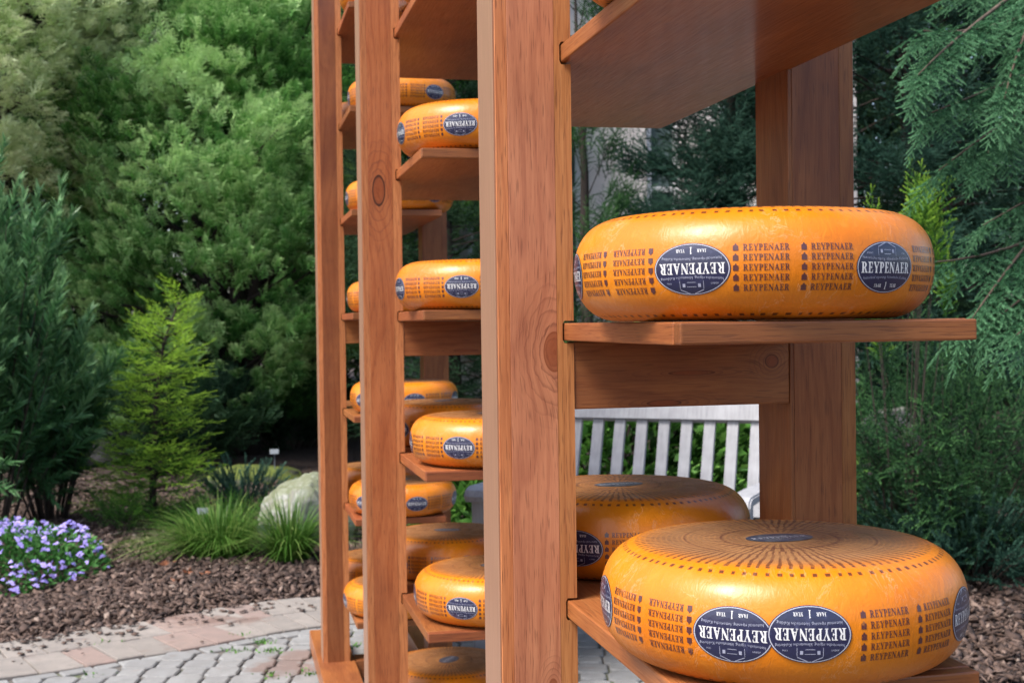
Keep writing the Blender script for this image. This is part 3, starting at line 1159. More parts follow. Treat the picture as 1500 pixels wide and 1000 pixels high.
# ================================================================== BENCH
N = NT('weathered_teak')
X_, Y_, Z_ = N.sep(N.obj())
rn = N.rnd()
gv_ = N.comb(N.math('ADD', X_, rn), N.math('MULTIPLY', Y_, 1), N.math('MULTIPLY', Z_, 0.08))
f1 = N.noise(gv_, 130, 4, 0.65)
f2 = N.noise(N.obj(), 14, 3)
c = N.mix(f1, (0.19, 0.19, 0.20), (0.45, 0.45, 0.47))
c = N.mix(N.ramp(f2, [(0.45, 0.0), (0.7, 0.5)]), c, (0.46, 0.46, 0.48))
N.base(c, rough=0.75)
N.bump(f1, 0.5, 0.002)
M_teak = N.m


def tube(name, path, radii, mat, parent=None, seg=8, smooth=True, loc=None, **kw):
    V, Fs = tube_geo(path, radii, seg)
    return link(name, mesh_of(name, V, Fs, mat, smooth), parent, loc, **kw)


def tube_geo(path, radii, seg=8):
    path = [Vector(p) for p in path]
    V, Fs = [], []
    for i, p in enumerate(path):
        d = (path[min(i + 1, len(path) - 1)] - path[max(i - 1, 0)]).normalized()
        a = d.cross(Vector((0.3, 1, 0.1))).normalized()
        b = d.cross(a)
        for j in range(seg):
            t = 2 * PI * j / seg
            V.append(p + (a * math.cos(t) + b * math.sin(t)) * radii[i])
    for i in range(len(path) - 1):
        for j in range(seg):
            k = (j + 1) % seg
            Fs.append((i * seg + j, i * seg + k, (i + 1) * seg + k, (i + 1) * seg + j))
    Fs.append(tuple(range(seg))[::-1]); Fs.append(tuple((len(path) - 1) * seg + j for j in range(seg)))
    return V, Fs


BL = 1.04
pl = at(690, 714, 4.80)
bench = link('garden_bench', None, None, (pl.x, 4.80, 0.03), R(-23), label='weathered pale grey wooden garden bench with a slatted back behind the racks',
             category='bench')
AH = 0.615
for sx in (0.0, BL - 0.06):
    # front leg, rising to a rounded arm
    link('leg', box_mesh('leg', (sx, sx + .06, 0.0, .065, 0, AH - .03), M_teak, 0.006), bench)
    link('leg', box_mesh('leg', (sx, sx + .06, 0.50, .56, 0, 0.46), M_teak, 0.004), bench)
    V, Fs = [], []
    prof_ = [(-.035, AH - .055), (-.045, AH - .03), (-.035, AH - .008), (-.005, AH + .004), (.2, AH + .004), (.56, AH - .006), (.56, AH - .034), (.2, AH - .028), (.0, AH - .03)]
    for xx in (sx - .012, sx + .072):
        V += [(xx, y, z) for y, z in prof_]
    n = len(prof_)
    Fs = [tuple(range(n)), tuple(range(n, 2 * n))[::-1]] + [(i, i + n, (i + 1) % n + n, (i + 1) % n) for i in range(n)]
    bm = bmesh.new()
    me = mesh_of('armrest', V, Fs); bm.from_mesh(me)
    bmesh.ops.recalc_face_normals(bm, faces=bm.faces)
    bmesh.ops.bevel(bm, geom=[e for e in bm.edges if e.calc_face_angle(0) > 1.2], offset=.006, segments=2, affect='EDGES')
    link('armrest', bm_mesh('armrest', bm, M_teak), bench)
    link('side_rail', box_mesh('side_rail', (sx + .012, sx + .048, .066, .499, .34, .42), M_teak, 0.003), bench)
link('seat_rail', box_mesh('seat_rail', (.061, BL - .061, .012, .042, .36, .44), M_teak, 0.004), bench)
for i in range(7):
    link('seat_slat', box_mesh('seat_slat', (.005 if i else .062, BL - (.005 if i else .062), 0.0 + i * .067, .056 + i * .067, .441, .461), M_teak, 0.003), bench)
REC = R(-18)
bk = link('backrest_frame', box_mesh('backrest_frame', (.061, BL - .061, .0, .032, .06, .12), M_teak, .003), bench, (0, .47, .42))
bk.rotation_euler[0] = REC
for sx in (0.0, BL - .06):
    s = link('stile', box_mesh('stile', (sx, sx + .0595, -.004, .040, 0.02, .431), M_teak, .004), bk)
# arched crest rail
V, Fs = [], []
n = 24
for i in range(n + 1):
    x = -.02 + (BL + .04) * i / n
    k = 1 - (2 * i / n - 1) ** 2
    zt_, zb = .500 + .0 * k, .432 + .0 * k
    V += [(x, -.012, zb), (x, -.012, zt_), (x, .046, zt_), (x, .046, zb)]
for i in range(n):
    a = i * 4
    for j in range(4):
        Fs.append((a + j, a + 4 + j, a + 4 + (j + 1) % 4, a + (j + 1) % 4))
Fs += [(0, 1, 2, 3), (n * 4 + 3, n * 4 + 2, n * 4 + 1, n * 4)]
bm = bmesh.new(); bm.from_mesh(mesh_of('crest_rail', V, Fs))
bmesh.ops.recalc_face_normals(bm, faces=bm.faces)
link('crest_rail', bm_mesh('crest_rail', bm, M_teak), bk)
ns = 10
for i in range(ns):
    xx = .06 + (BL - .12) * (i + .5) / ns
    k = 1 - (2 * xx / BL - 1) ** 2
    link('back_slat', box_mesh('back_slat', (-.022, .022, .006, .026, .121, .4315), M_teak, .002), bk, (xx, 0, 0))

# ================================================================== ROCKS


def rock_mat(name, c1, c2, lichen, lich_amt, moss=0.0):
    N = NT(name)
    o = N.obj()
    f = N.noise(o, 6, 6, 0.65)
    g = N.noise(o, 40, 5, 0.7)
    l = N.ramp(N.noise(o, 17, 6, 0.75), [(0.50, 0.0), (0.56, 1.0)])
    c = N.mix(f, c1, c2)
    c = N.mix(N.math('MULTIPLY', l, lich_amt), c, lichen)
    c = N.mix(N.ramp(g, [(0.3, 0.6), (0.5, 0.0)]), c, (0.05, 0.05, 0.045))
    up = N.sep(N.n('ShaderNodeNewGeometry').outputs['Normal'])[2]
    mo = N.math('MULTIPLY', N.ramp(N.math('ADD', N.math('MULTIPLY', up, .5), N.math('MULTIPLY', f, .8)), [(0.55, 0.0), (0.75, 1.0)]), moss)
    c = N.mix(mo, c, (0.10, 0.13, 0.02))
    N.base(c, rough=0.9)
    N.bump(N.math('ADD', f, N.math('MULTIPLY', g, .4)), 0.8, 0.02)
    return N.m


def rock(name, loc, dims, mat, seed, label, rot=0.0, flat=0.0):
    r = np.random.default_rng(seed)
    bm = bmesh.new()
    bmesh.ops.create_icosphere(bm, subdivisions=5, radius=1)
    planes = [(Vector(r.normal(0, 1, 3)).normalized(), r.uniform(.62, .92)) for _ in range(12)]
    planes.append((Vector((0, 0, 1)), .8))
    from mathutils import noise as mn
    for v in bm.verts:
        p = v.co.copy()
        for nn, dd in planes:
            k = p.dot(nn)
            if k > dd: p -= nn * (k - dd) * 0.9
        p += p.normalized() * (mn.fractal(p * 1.8 + Vector((seed, 0, 0)), 1, 2, 5) * 0.10 + mn.fractal(p * 7 + Vector((seed, 0, 0)), 1, 2, 4) * 0.022)
        v.co = Vector((p.x * dims[0], p.y * dims[1], p.z * dims[2]))
    o = link(name, bm_mesh(name, bm, mat, True), None, loc, rot, label=label, category='rock')
    return o


M_rock = rock_mat('lichen_rock', (0.15, 0.145, 0.12), (0.34, 0.335, 0.30), (0.42, 0.43, 0.40), 0.7, 0.5)
M_rock2 = rock_mat('mossy_rock', (0.10, 0.10, 0.07), (0.2, 0.2, 0.15), (0.16, 0.20, 0.04), 0.5, 1.0)
M_rock3 = rock_mat('dark_rock', (0.035, 0.033, 0.035), (0.08, 0.075, 0.075), (0.14, 0.14, 0.14), 0.3, 0.0)
M_rock4 = rock_mat('grey_rock', (0.05, 0.05, 0.065), (0.12, 0.115, 0.13), (0.16, 0.155, 0.165), 0.4, 0.2)
q = gnd(437, 806)
rock('boulder', (q.x - .01, q.y + .16, 0.14), (0.29, 0.25, 0.31), M_rock, 4, 'pale lichen covered boulder behind the grass tuft beside the farthest rack')
q = gnd(362, 730)
rock('mossy_boulder', (q.x, q.y + .3, 0.06), (0.40, 0.3, 0.17), M_rock2, 9, 'low mossy green boulder behind the pale boulder')
q = gnd(440, 660)
rock('dark_boulder', (q.x + .05, q.y, 0.16), (0.42, 0.32, 0.26), M_rock3, 12, 'dark low boulder in shade far behind the pale boulder')
q = gnd(130, 690)
rock('grey_boulder', (q.x + .05, q.y - .3, 0.25), (0.42, 0.4, 0.34), M_rock3, 21, 'dark grey boulder in shade behind the needle-leaved shrub at left')
q = at(1345, 650, 7.0)
rock('grey_boulder', (q.x, q.y, q.z - .05), (0.36, 0.34, 0.30), M_rock4, 15, 'big grey boulder half hidden by conifer sprays at right')

# ================================================================== LEAF TEMPLATES


def needle_tri(p, d, side, w, l):
    return [p - side * w, p + side * w, p + d * l]


def shoot_t(n, nl, w, elev=0.9, flat=0.0, tipbias=0.0, seed=0, taper=0.35, stem=0.012, curve=0.0):
    """a twig of unit length along +Y set with needles; tint rises to the tip"""
    r = np.random.default_rng(seed)
    V, C = [], []
    for i in range(n):
        t = (i + r.random()) / n
        if flat > 0:
            ph = (0 if i % 2 else PI) + r.normal(0, flat)
        else:
            ph = r.uniform(0, 2 * PI)
        e = elev * (1 - 0.45 * t) + r.normal(0, .08)
        d = np.array([math.sin(e) * math.cos(ph), math.cos(e), math.sin(e) * math.sin(ph) + curve])
        sd = np.cross(d, r.normal(0, 1, 3)); sd /= np.linalg.norm(sd)
        L = nl * (1 - taper * t) * r.uniform(.8, 1.15)
        p = np.array([0, t, 0.0])
        V += needle_tri(p, d, sd, w, L)
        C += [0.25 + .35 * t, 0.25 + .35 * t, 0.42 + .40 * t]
    for ph in (0, 1):
        s = np.array([1, 0, 0]) if ph else np.array([0, 0, 1.0])
        V += [np.array([0, 0, 0]) - s * stem, np.array([0, 0, 0]) + s * stem, np.array([0, 1.0, 0])]
        C += [0.1, 0.1, 0.4]
    V = np.array(V)
    return V, np.arange(len(V)).reshape(-1, 3), np.array(C)


def spray_t(seed, nb=9, leaf=0.26, w=0.038, sub=3):
    """flat feathery spray of scale leaves, unit length along +Y"""
    r = np.random.default_rng(seed)
    V, C = [], []

    def add(p, d, l, ww, c):
        s = np.cross(d, [0, 0, 1.0]) + r.normal(0, .35, 3)
        s /= np.linalg.norm(s)
        V.extend(needle_tri(p, d, s, ww, l)); C.extend([c - .1, c - .1, c + .14])
    for i in range(nb):
        t = (i + .3) / nb
        sgn = 1 if i % 2 else -1
        a = R(48 - 18 * t) * sgn
        L = (0.52 * (1 - t) ** .8 + .12) * r.uniform(.8, 1.2)
        p0 = np.array([0, t * .85, -0.10 * t * t])
        d = np.array([math.sin(a), math.cos(a), r.normal(-.05, .12)])
        add(p0, d, L, w * .9, .25 + .3 * t)
        for k in range(sub):
            u = (k + 1) / (sub + .4)
            s2 = 1 if k % 2 else -1
            a2 = a + s2 * R(38)
            d2 = np.array([math.sin(a2), math.cos(a2), r.normal(-.12, .2)])
            add(p0 + d * L * u, d2, leaf * r.uniform(.7, 1.25), w, .35 + .35 * u + .1 * t)
    add(np.zeros(3), np.array([0, 1, -.1]), 1.0, w * .8, .3)
    V = np.array(V)
    return V, np.arange(len(V)).reshape(-1, 3), np.array(C)


def compound(sub, n, ang, L0, seed, side_spread=0.25, droop=0.0, stemw=0.008, both=True):
    """a branchlet of unit length bearing side shoots"""
    r = np.random.default_rng(seed)
    P, D, U, S, C = [], [], [], [], []
    for i in range(n):
        t = .08 + .9 * i / (n - 1)
        sgn = 1 if i % 2 else -1
        a = ang * (1 - .3 * t)
        P.append([0, t, -droop * t * t])
        D.append([math.sin(a) * sgn, math.cos(a), r.normal(-.08, side_spread)])
        U.append([r.normal(0, .2), 0, 1])
        S.append(L0 * (1 - .62 * t) * r.uniform(.75, 1.15))
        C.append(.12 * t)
    P.append([0, .93, -droop]); D.append([0, 1, -droop]); U.append([0, 0, 1]); S.append(L0 * .5); C.append(.15)
    P, D, U, S, C = map(np.array, (P, D, U, S, C))
    V, T, c = instance(sub, P, frames(D, U), S, C)
    sv, sf = tube_geo([(0, k / 6, -droop * (k / 6) ** 2) for k in range(7)], [stemw * (1 - .8 * k / 6) for k in range(7)], 4)
    sT = []
    for f in sf[:-2]:
        sT += [(f[0], f[1], f[2]), (f[0], f[2], f[3])]
    b = len(V)
    V = np.vstack([V, np.array([tuple(q) for q in sv])])
    T = np.vstack([T, np.array(sT) + b])
    c = np.concatenate([c, np.full(len(sv), -0.3)])
    return V, T, c


SPR = [spray_t(s) for s in (1, 2, 3)]
SPR_S = [spray_t(s, 7, .2, .03, 2) for s in (4, 5)]          # simpler, for far trees
FIRS = shoot_t(64, .17, .022, 1.15, 0.5, seed=1)
FIR = [compound(FIRS, 13, R(58), .42, s, .2, .10) for s in (1, 2, 3)]
YEWS = shoot_t(46, .30, .02, 1.0, 0, seed=2)
SPRS = shoot_t(44, .15, .030, .95, 0, seed=4)
SPRUCE = [compound(SPRS, 11, R(52), .40, s, .3, .08) for s in (4, 5)]

M_bark = bark_mat('dark_bark', (0.015, 0.011, 0.009), (0.05, 0.034, 0.026))
M_cyp = foliage_mat('cypress_green', (0.016, 0.07, 0.014), (0.13, 0.33, 0.075), (0.46, 0.68, 0.28))
M_cyp2 = foliage_mat('pale_cypress', (0.05, 0.14, 0.03), (0.38, 0.54, 0.20), (0.74, 0.82, 0.50))
M_dark = foliage_mat('dark_conifer', (0.006, 0.020, 0.010), (0.018, 0.055, 0.026), (0.05, 0.11, 0.05))
M_blue = foliage_mat('bluish_conifer', (0.010, 0.032, 0.024), (0.028, 0.085, 0.058), (0.09, 0.19, 0.13))
M_fir = foliage_mat('fir_green', (0.012, 0.045, 0.018), (0.038, 0.13, 0.055), (0.15, 0.34, 0.17))
M_yew = foliage_mat('plum_yew', (0.018, 0.055, 0.020), (0.060, 0.165, 0.058), (0.24, 0.42, 0.19), rough=0.35, trans=.2)
M_spr = foliage_mat('young_spruce', (0.02, 0.07, 0.012), (0.09, 0.25, 0.03), (0.42, 0.64, 0.07), var=.2)
M_hedge = foliage_mat('hedge_green', (0.015, 0.05, 0.008), (0.06, 0.17, 0.025), (0.20, 0.40, 0.08))
M_hem = foliage_mat('hemlock_green', (0.010, 0.034, 0.013), (0.026, 0.085, 0.030), (0.12, 0.28, 0.08))
M_grass = foliage_mat('sedge_green', (0.03, 0.07, 0.01), (0.07, 0.18, 0.025), (0.32, 0.42, 0.12), rough=.4)
M_wood_far = foliage_mat('woodland_green', (0.006, 0.018, 0.008), (0.02, 0.055, 0.02), (0.08, 0.16, 0.05))


def foliage_mesh(name, groups, mat):
    """groups: list of (template, P, D, U, S, C)"""
    Vs, Ts, Cs, b = [], [], [], 0
    for tm, P, D, U, S, C in groups:
        if len(P) == 0: continue
        V, T, c = instance(tm, P, frames(D, U), S, C)
        Vs.append(V); Ts.append(T + b); Cs.append(c); b += len(V)
    return tri_mesh(name, np.vstack(Vs), np.vstack(Ts), np.concatenate(Cs), mat)


def grow(name, label, cat, base, h, rad, lo, nl, per, tmpl, size, mat, shape=0.8, elev=(35, -5), droop=.12, seed=0,
         up=0.35, trunk=0.12, tint=0.0, group=None, azr=None, lat=.20, stems=1, limbw=.012, dirup=None, clumpy=1.0, tvar=.10, t0=.35, vf=.45):
    """a tree: tapered trunk(s) with limbs, crown built of sprays set on the outer limbs"""
    r = np.random.default_rng(seed)
    base = np.array(base, float)
    root = link(name, None, None, tuple(base), label=label, category=cat, group=group)
    # trunk + limbs
    TV, TF = [], []

    def addtube(path, rad_, seg=6):
        V, Fs = tube_geo(path, rad_, seg)
        b = len(TV)
        TV.extend(V); TF.extend([tuple(i + b for i in f) for f in Fs])
    axes = []
    for s in range(stems):
        ox, oy = (r.normal(0, .18), r.normal(0, .1)) if stems > 1 else (0, 0)
        lx, ly = r.normal(0, .04 + .05 * (stems > 1)) * h, r.normal(0, .03) * h
        path = [(ox + lx * (k / 8) ** 1.3 + r.normal(0, .01 * trunk * 10), oy + ly * k / 8, h * k / 8 * .97 - .05) for k in range(9)]
        addtube(path, [trunk * (1 - .92 * k / 8) * (1.25 if k == 0 else 1) for k in range(9)], 10)
        axes.append(np.array(path))
    Ps, Ds, Us, Ss, Cs, K = [], [], [], [], [], []
    for i in range(nl):
        zr = (i + r.random()) / nl
        z = lo + (h - lo) * zr
        ax = axes[r.integers(len(axes))]
        o = np.array([np.interp(z, ax[:, 2], ax[:, 0]), np.interp(z, ax[:, 2], ax[:, 1]), z])
        az = r.uniform(0, 2 * PI) if azr is None else r.uniform(*azr)
        if math.sin(az) > .45 and r.random() < .55: az = -az
        L = rad * ((1 - zr) ** shape * .95 + .05) * (min(1, .55 + zr * 3)) * r.uniform(.72, 1.12)
        e = R(elev[1] + (elev[0] - elev[1]) * zr + r.normal(0, 8))
        out = np.array([math.cos(az) * math.cos(e), math.sin(az) * math.cos(e), math.sin(e)])
        lp = [o + out * L * t + np.array([0, 0, -droop * L * t * t]) for t in np.linspace(0, 1, 5)]
        addtube([tuple(p) for p in lp], [max(.003, limbw * L * (1 - .85 * k / 4)) for k in range(5)], 5)
        m = max(4, int(per * (.35 + .65 * L / rad)))
        t = t0 + (1 - t0) * r.beta(1.6, 1.0, m)
        side = np.cross(out, [0, 0, 1.0]); side /= np.linalg.norm(side)
        lateral = r.normal(0, lat * L, m) * (1.15 - .55 * t)
        vert = r.normal(0, lat * vf * L, m) * (1.1 - .5 * t)
        P = o + out * (L * t)[:, None] + side * lateral[:, None] + np.array([0, 0, 1.0]) * (vert - droop * L * t * t)[:, None]
        D = out[None] * .9 + side * (lateral / (lat * L + 1e-6) * .42)[:, None] + r.normal(0, .28, (m, 3)) + np.array([0, 0, up])
        U = np.array([0, 0, 1.0]) + r.normal(0, .35, (m, 3))
        Ps.append(P); Ds.append(D); Us.append(U)
        Ss.append(size * r.uniform(.65, 1.25, m)); K.append(r.integers(0, len(tmpl), m))
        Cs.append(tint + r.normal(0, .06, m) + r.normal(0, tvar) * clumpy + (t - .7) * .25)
    # leader
    P, D, U, S, C, K = map(np.concatenate, (Ps, Ds, Us, Ss, Cs, K))
    link('trunk', mesh_of('trunk', TV, TF, M_bark, True), root)
    groups = [(tmpl[k], P[K == k], D[K == k], U[K == k], S[K == k], C[K == k]) for k in range(len(tmpl))]
    link('crown', foliage_mesh('crown', groups, mat), root)
    return root


def gat(px, Y):
    p = at(px, 600, Y)
    return (p.x, Y, ground_z(p.x, Y) - .02)


# --- the left side
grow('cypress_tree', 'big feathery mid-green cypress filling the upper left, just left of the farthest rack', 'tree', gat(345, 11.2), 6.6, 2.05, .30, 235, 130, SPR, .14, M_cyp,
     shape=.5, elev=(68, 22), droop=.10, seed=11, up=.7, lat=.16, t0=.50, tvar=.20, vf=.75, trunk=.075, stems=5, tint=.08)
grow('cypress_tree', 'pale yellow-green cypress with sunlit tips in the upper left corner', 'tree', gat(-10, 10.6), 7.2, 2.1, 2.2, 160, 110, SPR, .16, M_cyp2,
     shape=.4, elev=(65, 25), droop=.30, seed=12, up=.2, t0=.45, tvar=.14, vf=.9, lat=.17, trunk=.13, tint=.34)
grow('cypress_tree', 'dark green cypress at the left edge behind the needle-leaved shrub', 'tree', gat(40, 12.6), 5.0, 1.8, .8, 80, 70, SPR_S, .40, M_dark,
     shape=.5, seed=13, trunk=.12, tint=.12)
grow('cypress_tree', 'mid-green cypress standing behind the two left racks', 'tree', gat(600, 13.0), 6.5, 2.0, .8, 150, 80, SPR_S, .25, M_cyp,
     shape=.5, elev=(55, 15), seed=14, up=.2, trunk=.14, tint=.02)


def plant(name, label, cat, base, stems_, tmpl, mat, nstem, seed, sub, spread, height, size, tint=0.0, lean=(0, 0), stemr=.008, per=None, up=.5, group=None, first=.25, hmin=.55):
    """a many-stemmed shrub: arching stems carrying shoots"""
    r = np.random.default_rng(seed)
    root = link(name, None, None, tuple(base), label=label, category=cat, group=group)
    TV, TF = [], []
    Ps, Ds, Us, Ss, Cs = [], [], [], [], []
    for i in range(nstem):
        az = r.uniform(0, 2 * PI); rad = spread * math.sqrt(r.random())
        hh = height * r.uniform(hmin, 1.05) * (1 - .35 * (rad / spread) ** 2)
        o = np.array([math.cos(az) * rad * .25, math.sin(az) * rad * .25, 0])
        tip = np.array([math.cos(az) * rad + lean[0] * hh, math.sin(az) * rad + lean[1] * hh, hh])
        mid = (o + tip) / 2 + np.array([0, 0, hh * .12])
        path = [(1 - t) ** 2 * o + 2 * t * (1 - t) * mid + t * t * tip for t in np.linspace(0, 1, 7)]
        V, Fs = tube_geo([tuple(p) for p in path], [stemr * (1 - .8 * k / 6) for k in range(7)], 5)
        b = len(TV); TV.extend(V); TF.extend([tuple(q + b for q in f) for f in Fs])
        for k in range(sub):
            t = first + (1 - first) * (k + r.random()) / sub
            p = (1 - t) ** 2 * o + 2 * t * (1 - t) * mid + t * t * tip
            tg = 2 * (1 - t) * (mid - o) + 2 * t * (tip - mid); tg /= np.linalg.norm(tg)
            d = tg * (.25 + .9 * t) + r.normal(0, .55 * (1.25 - t), 3) + np.array([0, 0, up * .5])
            Ps.append(p); Ds.append(d); Us.append(np.array([0, 0, 1]) + r.normal(0, .4, 3))
            Ss.append(size * r.uniform(.7, 1.2)); Cs.append(tint + r.normal(0, .08) + .22 * (t - .6))
    P, D, U, S, C = map(np.array, (Ps, Ds, Us, Ss, Cs))
    k = r.integers(0, len(tmpl), len(P))
    link('stem', mesh_of('stem', TV, TF, M_bark, True), root)
    link('foliage', foliage_mesh('foliage', [(tmpl[j], P[k == j], D[k == j], U[k == j], S[k == j], C[k == j]) for j in range(len(tmpl))], mat), root)
    return root


PYEW = [shoot_t(48, .36, .026, .85, 0, seed=s, taper=.3) for s in (21, 22)]
plant('yew_shrub', 'tall dark green shrub with long narrow needles at the left edge', 'shrub', gat(-30, 7.4), 0, PYEW, M_yew, 46, 31, 11, .66, 2.15, .27, tint=.0, lean=(.02, 0))
plant('yew_shrub', 'lower dark needle-leaved shrub between the tall left shrub and the small spruce', 'shrub', gat(70, 7.9), 0, PYEW, M_yew, 30, 32, 11, .38, 1.22, .22, tint=-.06)

# small spruce with bright tips, built limb by limb
b = gat(222, 7.9)
SPT = [compound(SPRS, 9, R(50), .42, s, .3, .05) for s in (7, 8)]
spruce = link('small_spruce_tree', None, None, b, label='small spruce with bright yellow-green tips standing in the bark mulch', category='young tree')
r = np.random.default_rng(5)
tv, tf = tube_geo([(0, 0, -.05), (.0, 0, .35), (.03, 0, .75), (.08, 0, 1.1), (.2, 0, 1.42)], [.024, .02, .015, .009, .003], 8)
TV, TF = list(tv), list(tf)
Ps, Ds, Us, Ss, Cs = [], [], [], [], []
tiers = [(.10, .42, 11), (.22, .48, 12), (.33, .52, 15), (.44, .44, 14), (.56, .36, 12), (.68, .33, 12), (.80, .30, 12), (.92, .34, 12), (1.02, .34, 12), (1.12, .28, 9), (1.22, .24, 8), (1.32, .16, 6), (1.40, .08, 4)]
for (z, L0, nn) in tiers:
    nn = int(nn * 1.0)
    for i in range(nn):
        az = 2 * PI * (i + r.random()) / nn
        L = L0 * .68 * r.uniform(.6, 1.15)
        zz = z * .95 + r.normal(0, .05)
        o = np.array([np.interp(zz, [0, .35, .75, 1.1, 1.42], [0, 0, .03, .08, .2]), 0, zz])
        out = np.array([math.cos(az), math.sin(az), r.uniform(-.05, .3) + (.4 if z > 1.1 else 0)])
        V, Fs = tube_geo([tuple(o), tuple(o + out * L * .5 + [0, 0, -.01]), tuple(o + out * L)], [.005, .003, .0015], 4)
        bb = len(TV); TV.extend(V); TF.extend([tuple(q + bb for q in f) for f in Fs])
        m = 5 if L > .2 else 3
        for k in range(m):
            t = .25 + .65 * (k + r.random() * .6) / m
            sd = np.array([-math.sin(az), math.cos(az), 0]) * r.choice([-1, 1]) * (.6 if k < m - 1 else .1)
            Ps.append(o + out * L * t); Ds.append(out + sd + r.normal(0, .3, 3) + [0, 0, .25]); Us.append([0, 0, 1])
            Ss.append(.18 * r.uniform(.7, 1.2) * (1 if L > .2 else .8))
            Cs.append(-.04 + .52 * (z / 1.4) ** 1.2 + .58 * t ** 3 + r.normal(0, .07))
P, D, U, S, C = map(np.array, (Ps, Ds, Us, Ss, Cs))
k = r.integers(0, 2, len(P))
link('trunk', mesh_of('trunk', TV, TF, M_bark, True), spruce)
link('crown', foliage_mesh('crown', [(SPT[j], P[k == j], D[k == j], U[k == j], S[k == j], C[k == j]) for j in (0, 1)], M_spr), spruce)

plant('juniper_shrub', 'small grey-green mounded juniper in front of the mossy boulder', 'shrub', gat(355, 8.3), 0, [SPRS], M_blue, 46, 41, 9, .30, .34, .10, tint=.18, stemr=.004)
plant('juniper_shrub', 'low spreading green conifer at the foot of the small spruce', 'shrub', gat(300, 7.6), 0, SPT, M_spr, 30, 42, 5, .38, .22, .13, tint=-.34, stemr=.004)
plant('juniper_shrub', 'tiny green conifer left of the small spruce foot', 'shrub', gat(178, 7.5), 0, SPT, M_spr, 20, 43, 5, .22, .26, .12, tint=-.3, stemr=.004)


# grass tufts
def tuft(px, py, rad, h, n, seed, label, lean=0.0):
    r = np.random.default_rng(seed)
    q = gnd(px, py)
    V, T, C = [], [], []
    for i in range(n):
        az = r.uniform(0, 2 * PI)
        o = np.array([math.cos(az), math.sin(az), 0]) * rad * .35 * math.sqrt(r.random())
        L = h * r.uniform(.55, 1.15)
        out = np.array([math.cos(az) + lean, math.sin(az), 0]) * r.uniform(.1, 1.5)
        c0 = r.normal(.40, .20) + (.5 if r.random() < .04 else 0)
        w = r.uniform(.003, .0056)
        sd = np.array([-math.sin(az), math.cos(az), 0])
        b = len(V); m = 5
        for k in range(m + 1):
            t = k / m
            p = o + out * L * .75 * t ** 1.5 + np.array([0, 0, 1]) * L * (t - .42 * t * t * (.4 + np.linalg.norm(out)))
            ww = w * (1 - .85 * t)
            V += [p - sd * ww, p + sd * ww]; C += [c0 - .15 + .3 * t] * 2
            if k:
                a = b + 2 * (k - 1)
                T += [(a, a + 1, a + 3), (a, a + 3, a + 2)]
    link('grass_tuft', tri_mesh('grass_tuft', np.array(V), np.array(T), np.array(C), M_grass), None, (q.x, q.y, ground_z(q.x, q.y) - .01),
         label=label, category='ornamental grass', group='sedge tufts by the boulder')


tuft(318, 822, .46, .42, 1150, 1, 'arching green sedge tuft, the left and wider of the two in front of the boulder', -.15)
tuft(424, 832, .26, .48, 600, 2, 'upright green sedge tuft right in front of the pale boulder beside the rack')

# purple flowers
q = gnd(28, 868)
fl = link('flowering_plant', None, None, (q.x - .24, q.y + .24, 0), label='mounded plant with many violet blue flowers at the left edge', category='flower')
N = NT('violet_petal')
N.base(N.mix(N.rnd(), (0.28, 0.23, 0.68), (0.52, 0.42, 0.86)), rough=0.5)
M_petal = N.m
N = NT('flower_eye'); N.base((0.75, 0.75, 0.55), rough=.5); M_eye = N.m
M_leaf = foliage_mat('flower_leaf', (0.02, 0.08, 0.012), (0.06, 0.20, 0.04), (0.15, 0.36, 0.10), trans=.2)
r = np.random.default_rng(8)


def mound(x, y):
    d = (x / .56) ** 2 + (y / .50) ** 2 + .22 * math.sin(9 * x + 1) * math.sin(8 * y)
    return .30 * max(0, 1 - d) ** .6


leafV = np.array([(0, 0, 0), (.28, .35, .06), (0, 1, -.05), (-.28, .35, .06), (0, .45, -.02)])
leafT = np.array([(0, 1, 4), (1, 2, 4), (2, 3, 4), (3, 0, 4)])
leafC = np.array([.3, .45, .6, .45, .3])
P = []
while len(P) < 4600:
    x, y = r.uniform(-.62, .62), r.uniform(-.55, .55)
    hm = mound(x, y)
    if hm > 0.01: P.append((x, y, hm * r.uniform(.25, 1.05) + .01))
P = np.array(P); D = P * [1.2, 1.2, 0] + r.normal(0, .5, P.shape) + [0, 0, .35]
lf = foliage_mesh('foliage', [((leafV, leafT, leafC), P, D, np.array([0, 0, 1.]) + r.normal(0, .4, P.shape), r.uniform(.02, .042, len(P)), r.normal(0, .15, len(P)))], M_leaf)
link('foliage', lf, fl)
flm = []
for s in range(3):
    rr2 = random.Random(s)
    V, Fs = [(0, 0, 0)], []
    for k in range(5):
        a = R(-80 + 40 * k) + rr2.uniform(-.1, .1)
        L = .015 * rr2.uniform(.85, 1.15)
        dd = (math.sin(a), math.cos(a)); sd = (dd[1], -dd[0])
        bq = len(V)
        V += [(dd[0] * L * .5 + sd[0] * .004, dd[1] * L * .5 + sd[1] * .004, .001), (dd[0] * L, dd[1] * L, -.002), (dd[0] * L * .5 - sd[0] * .004, dd[1] * L * .5 - sd[1] * .004, .001)]
        Fs.append((0, bq, bq + 1, bq + 2))
    me = mesh_of('flower', V, Fs, M_petal)
    flm.append(me)
cnt = 0
while cnt < 290:
    x, y = r.uniform(-.12, .62), r.uniform(-.55, .45)
    hm = mound(x, y)
    if hm < .02: continue
    o = link('flower', flm[cnt % 3], fl, (x, y - .006, hm * r.uniform(.85, 1.1) + .018))
    o.rotation_euler = (R(55) + r.normal(0, .35), r.normal(0, .35), r.normal(0, .6))
    o.scale = [r.uniform(1.0, 1.6)] * 3
    cnt += 1

# plant labels on stakes
M_tag = plain_mat('tag_metal', (0.10, 0.12, 0.14), (0.16, 0.18, 0.20), 60, rough=.4)


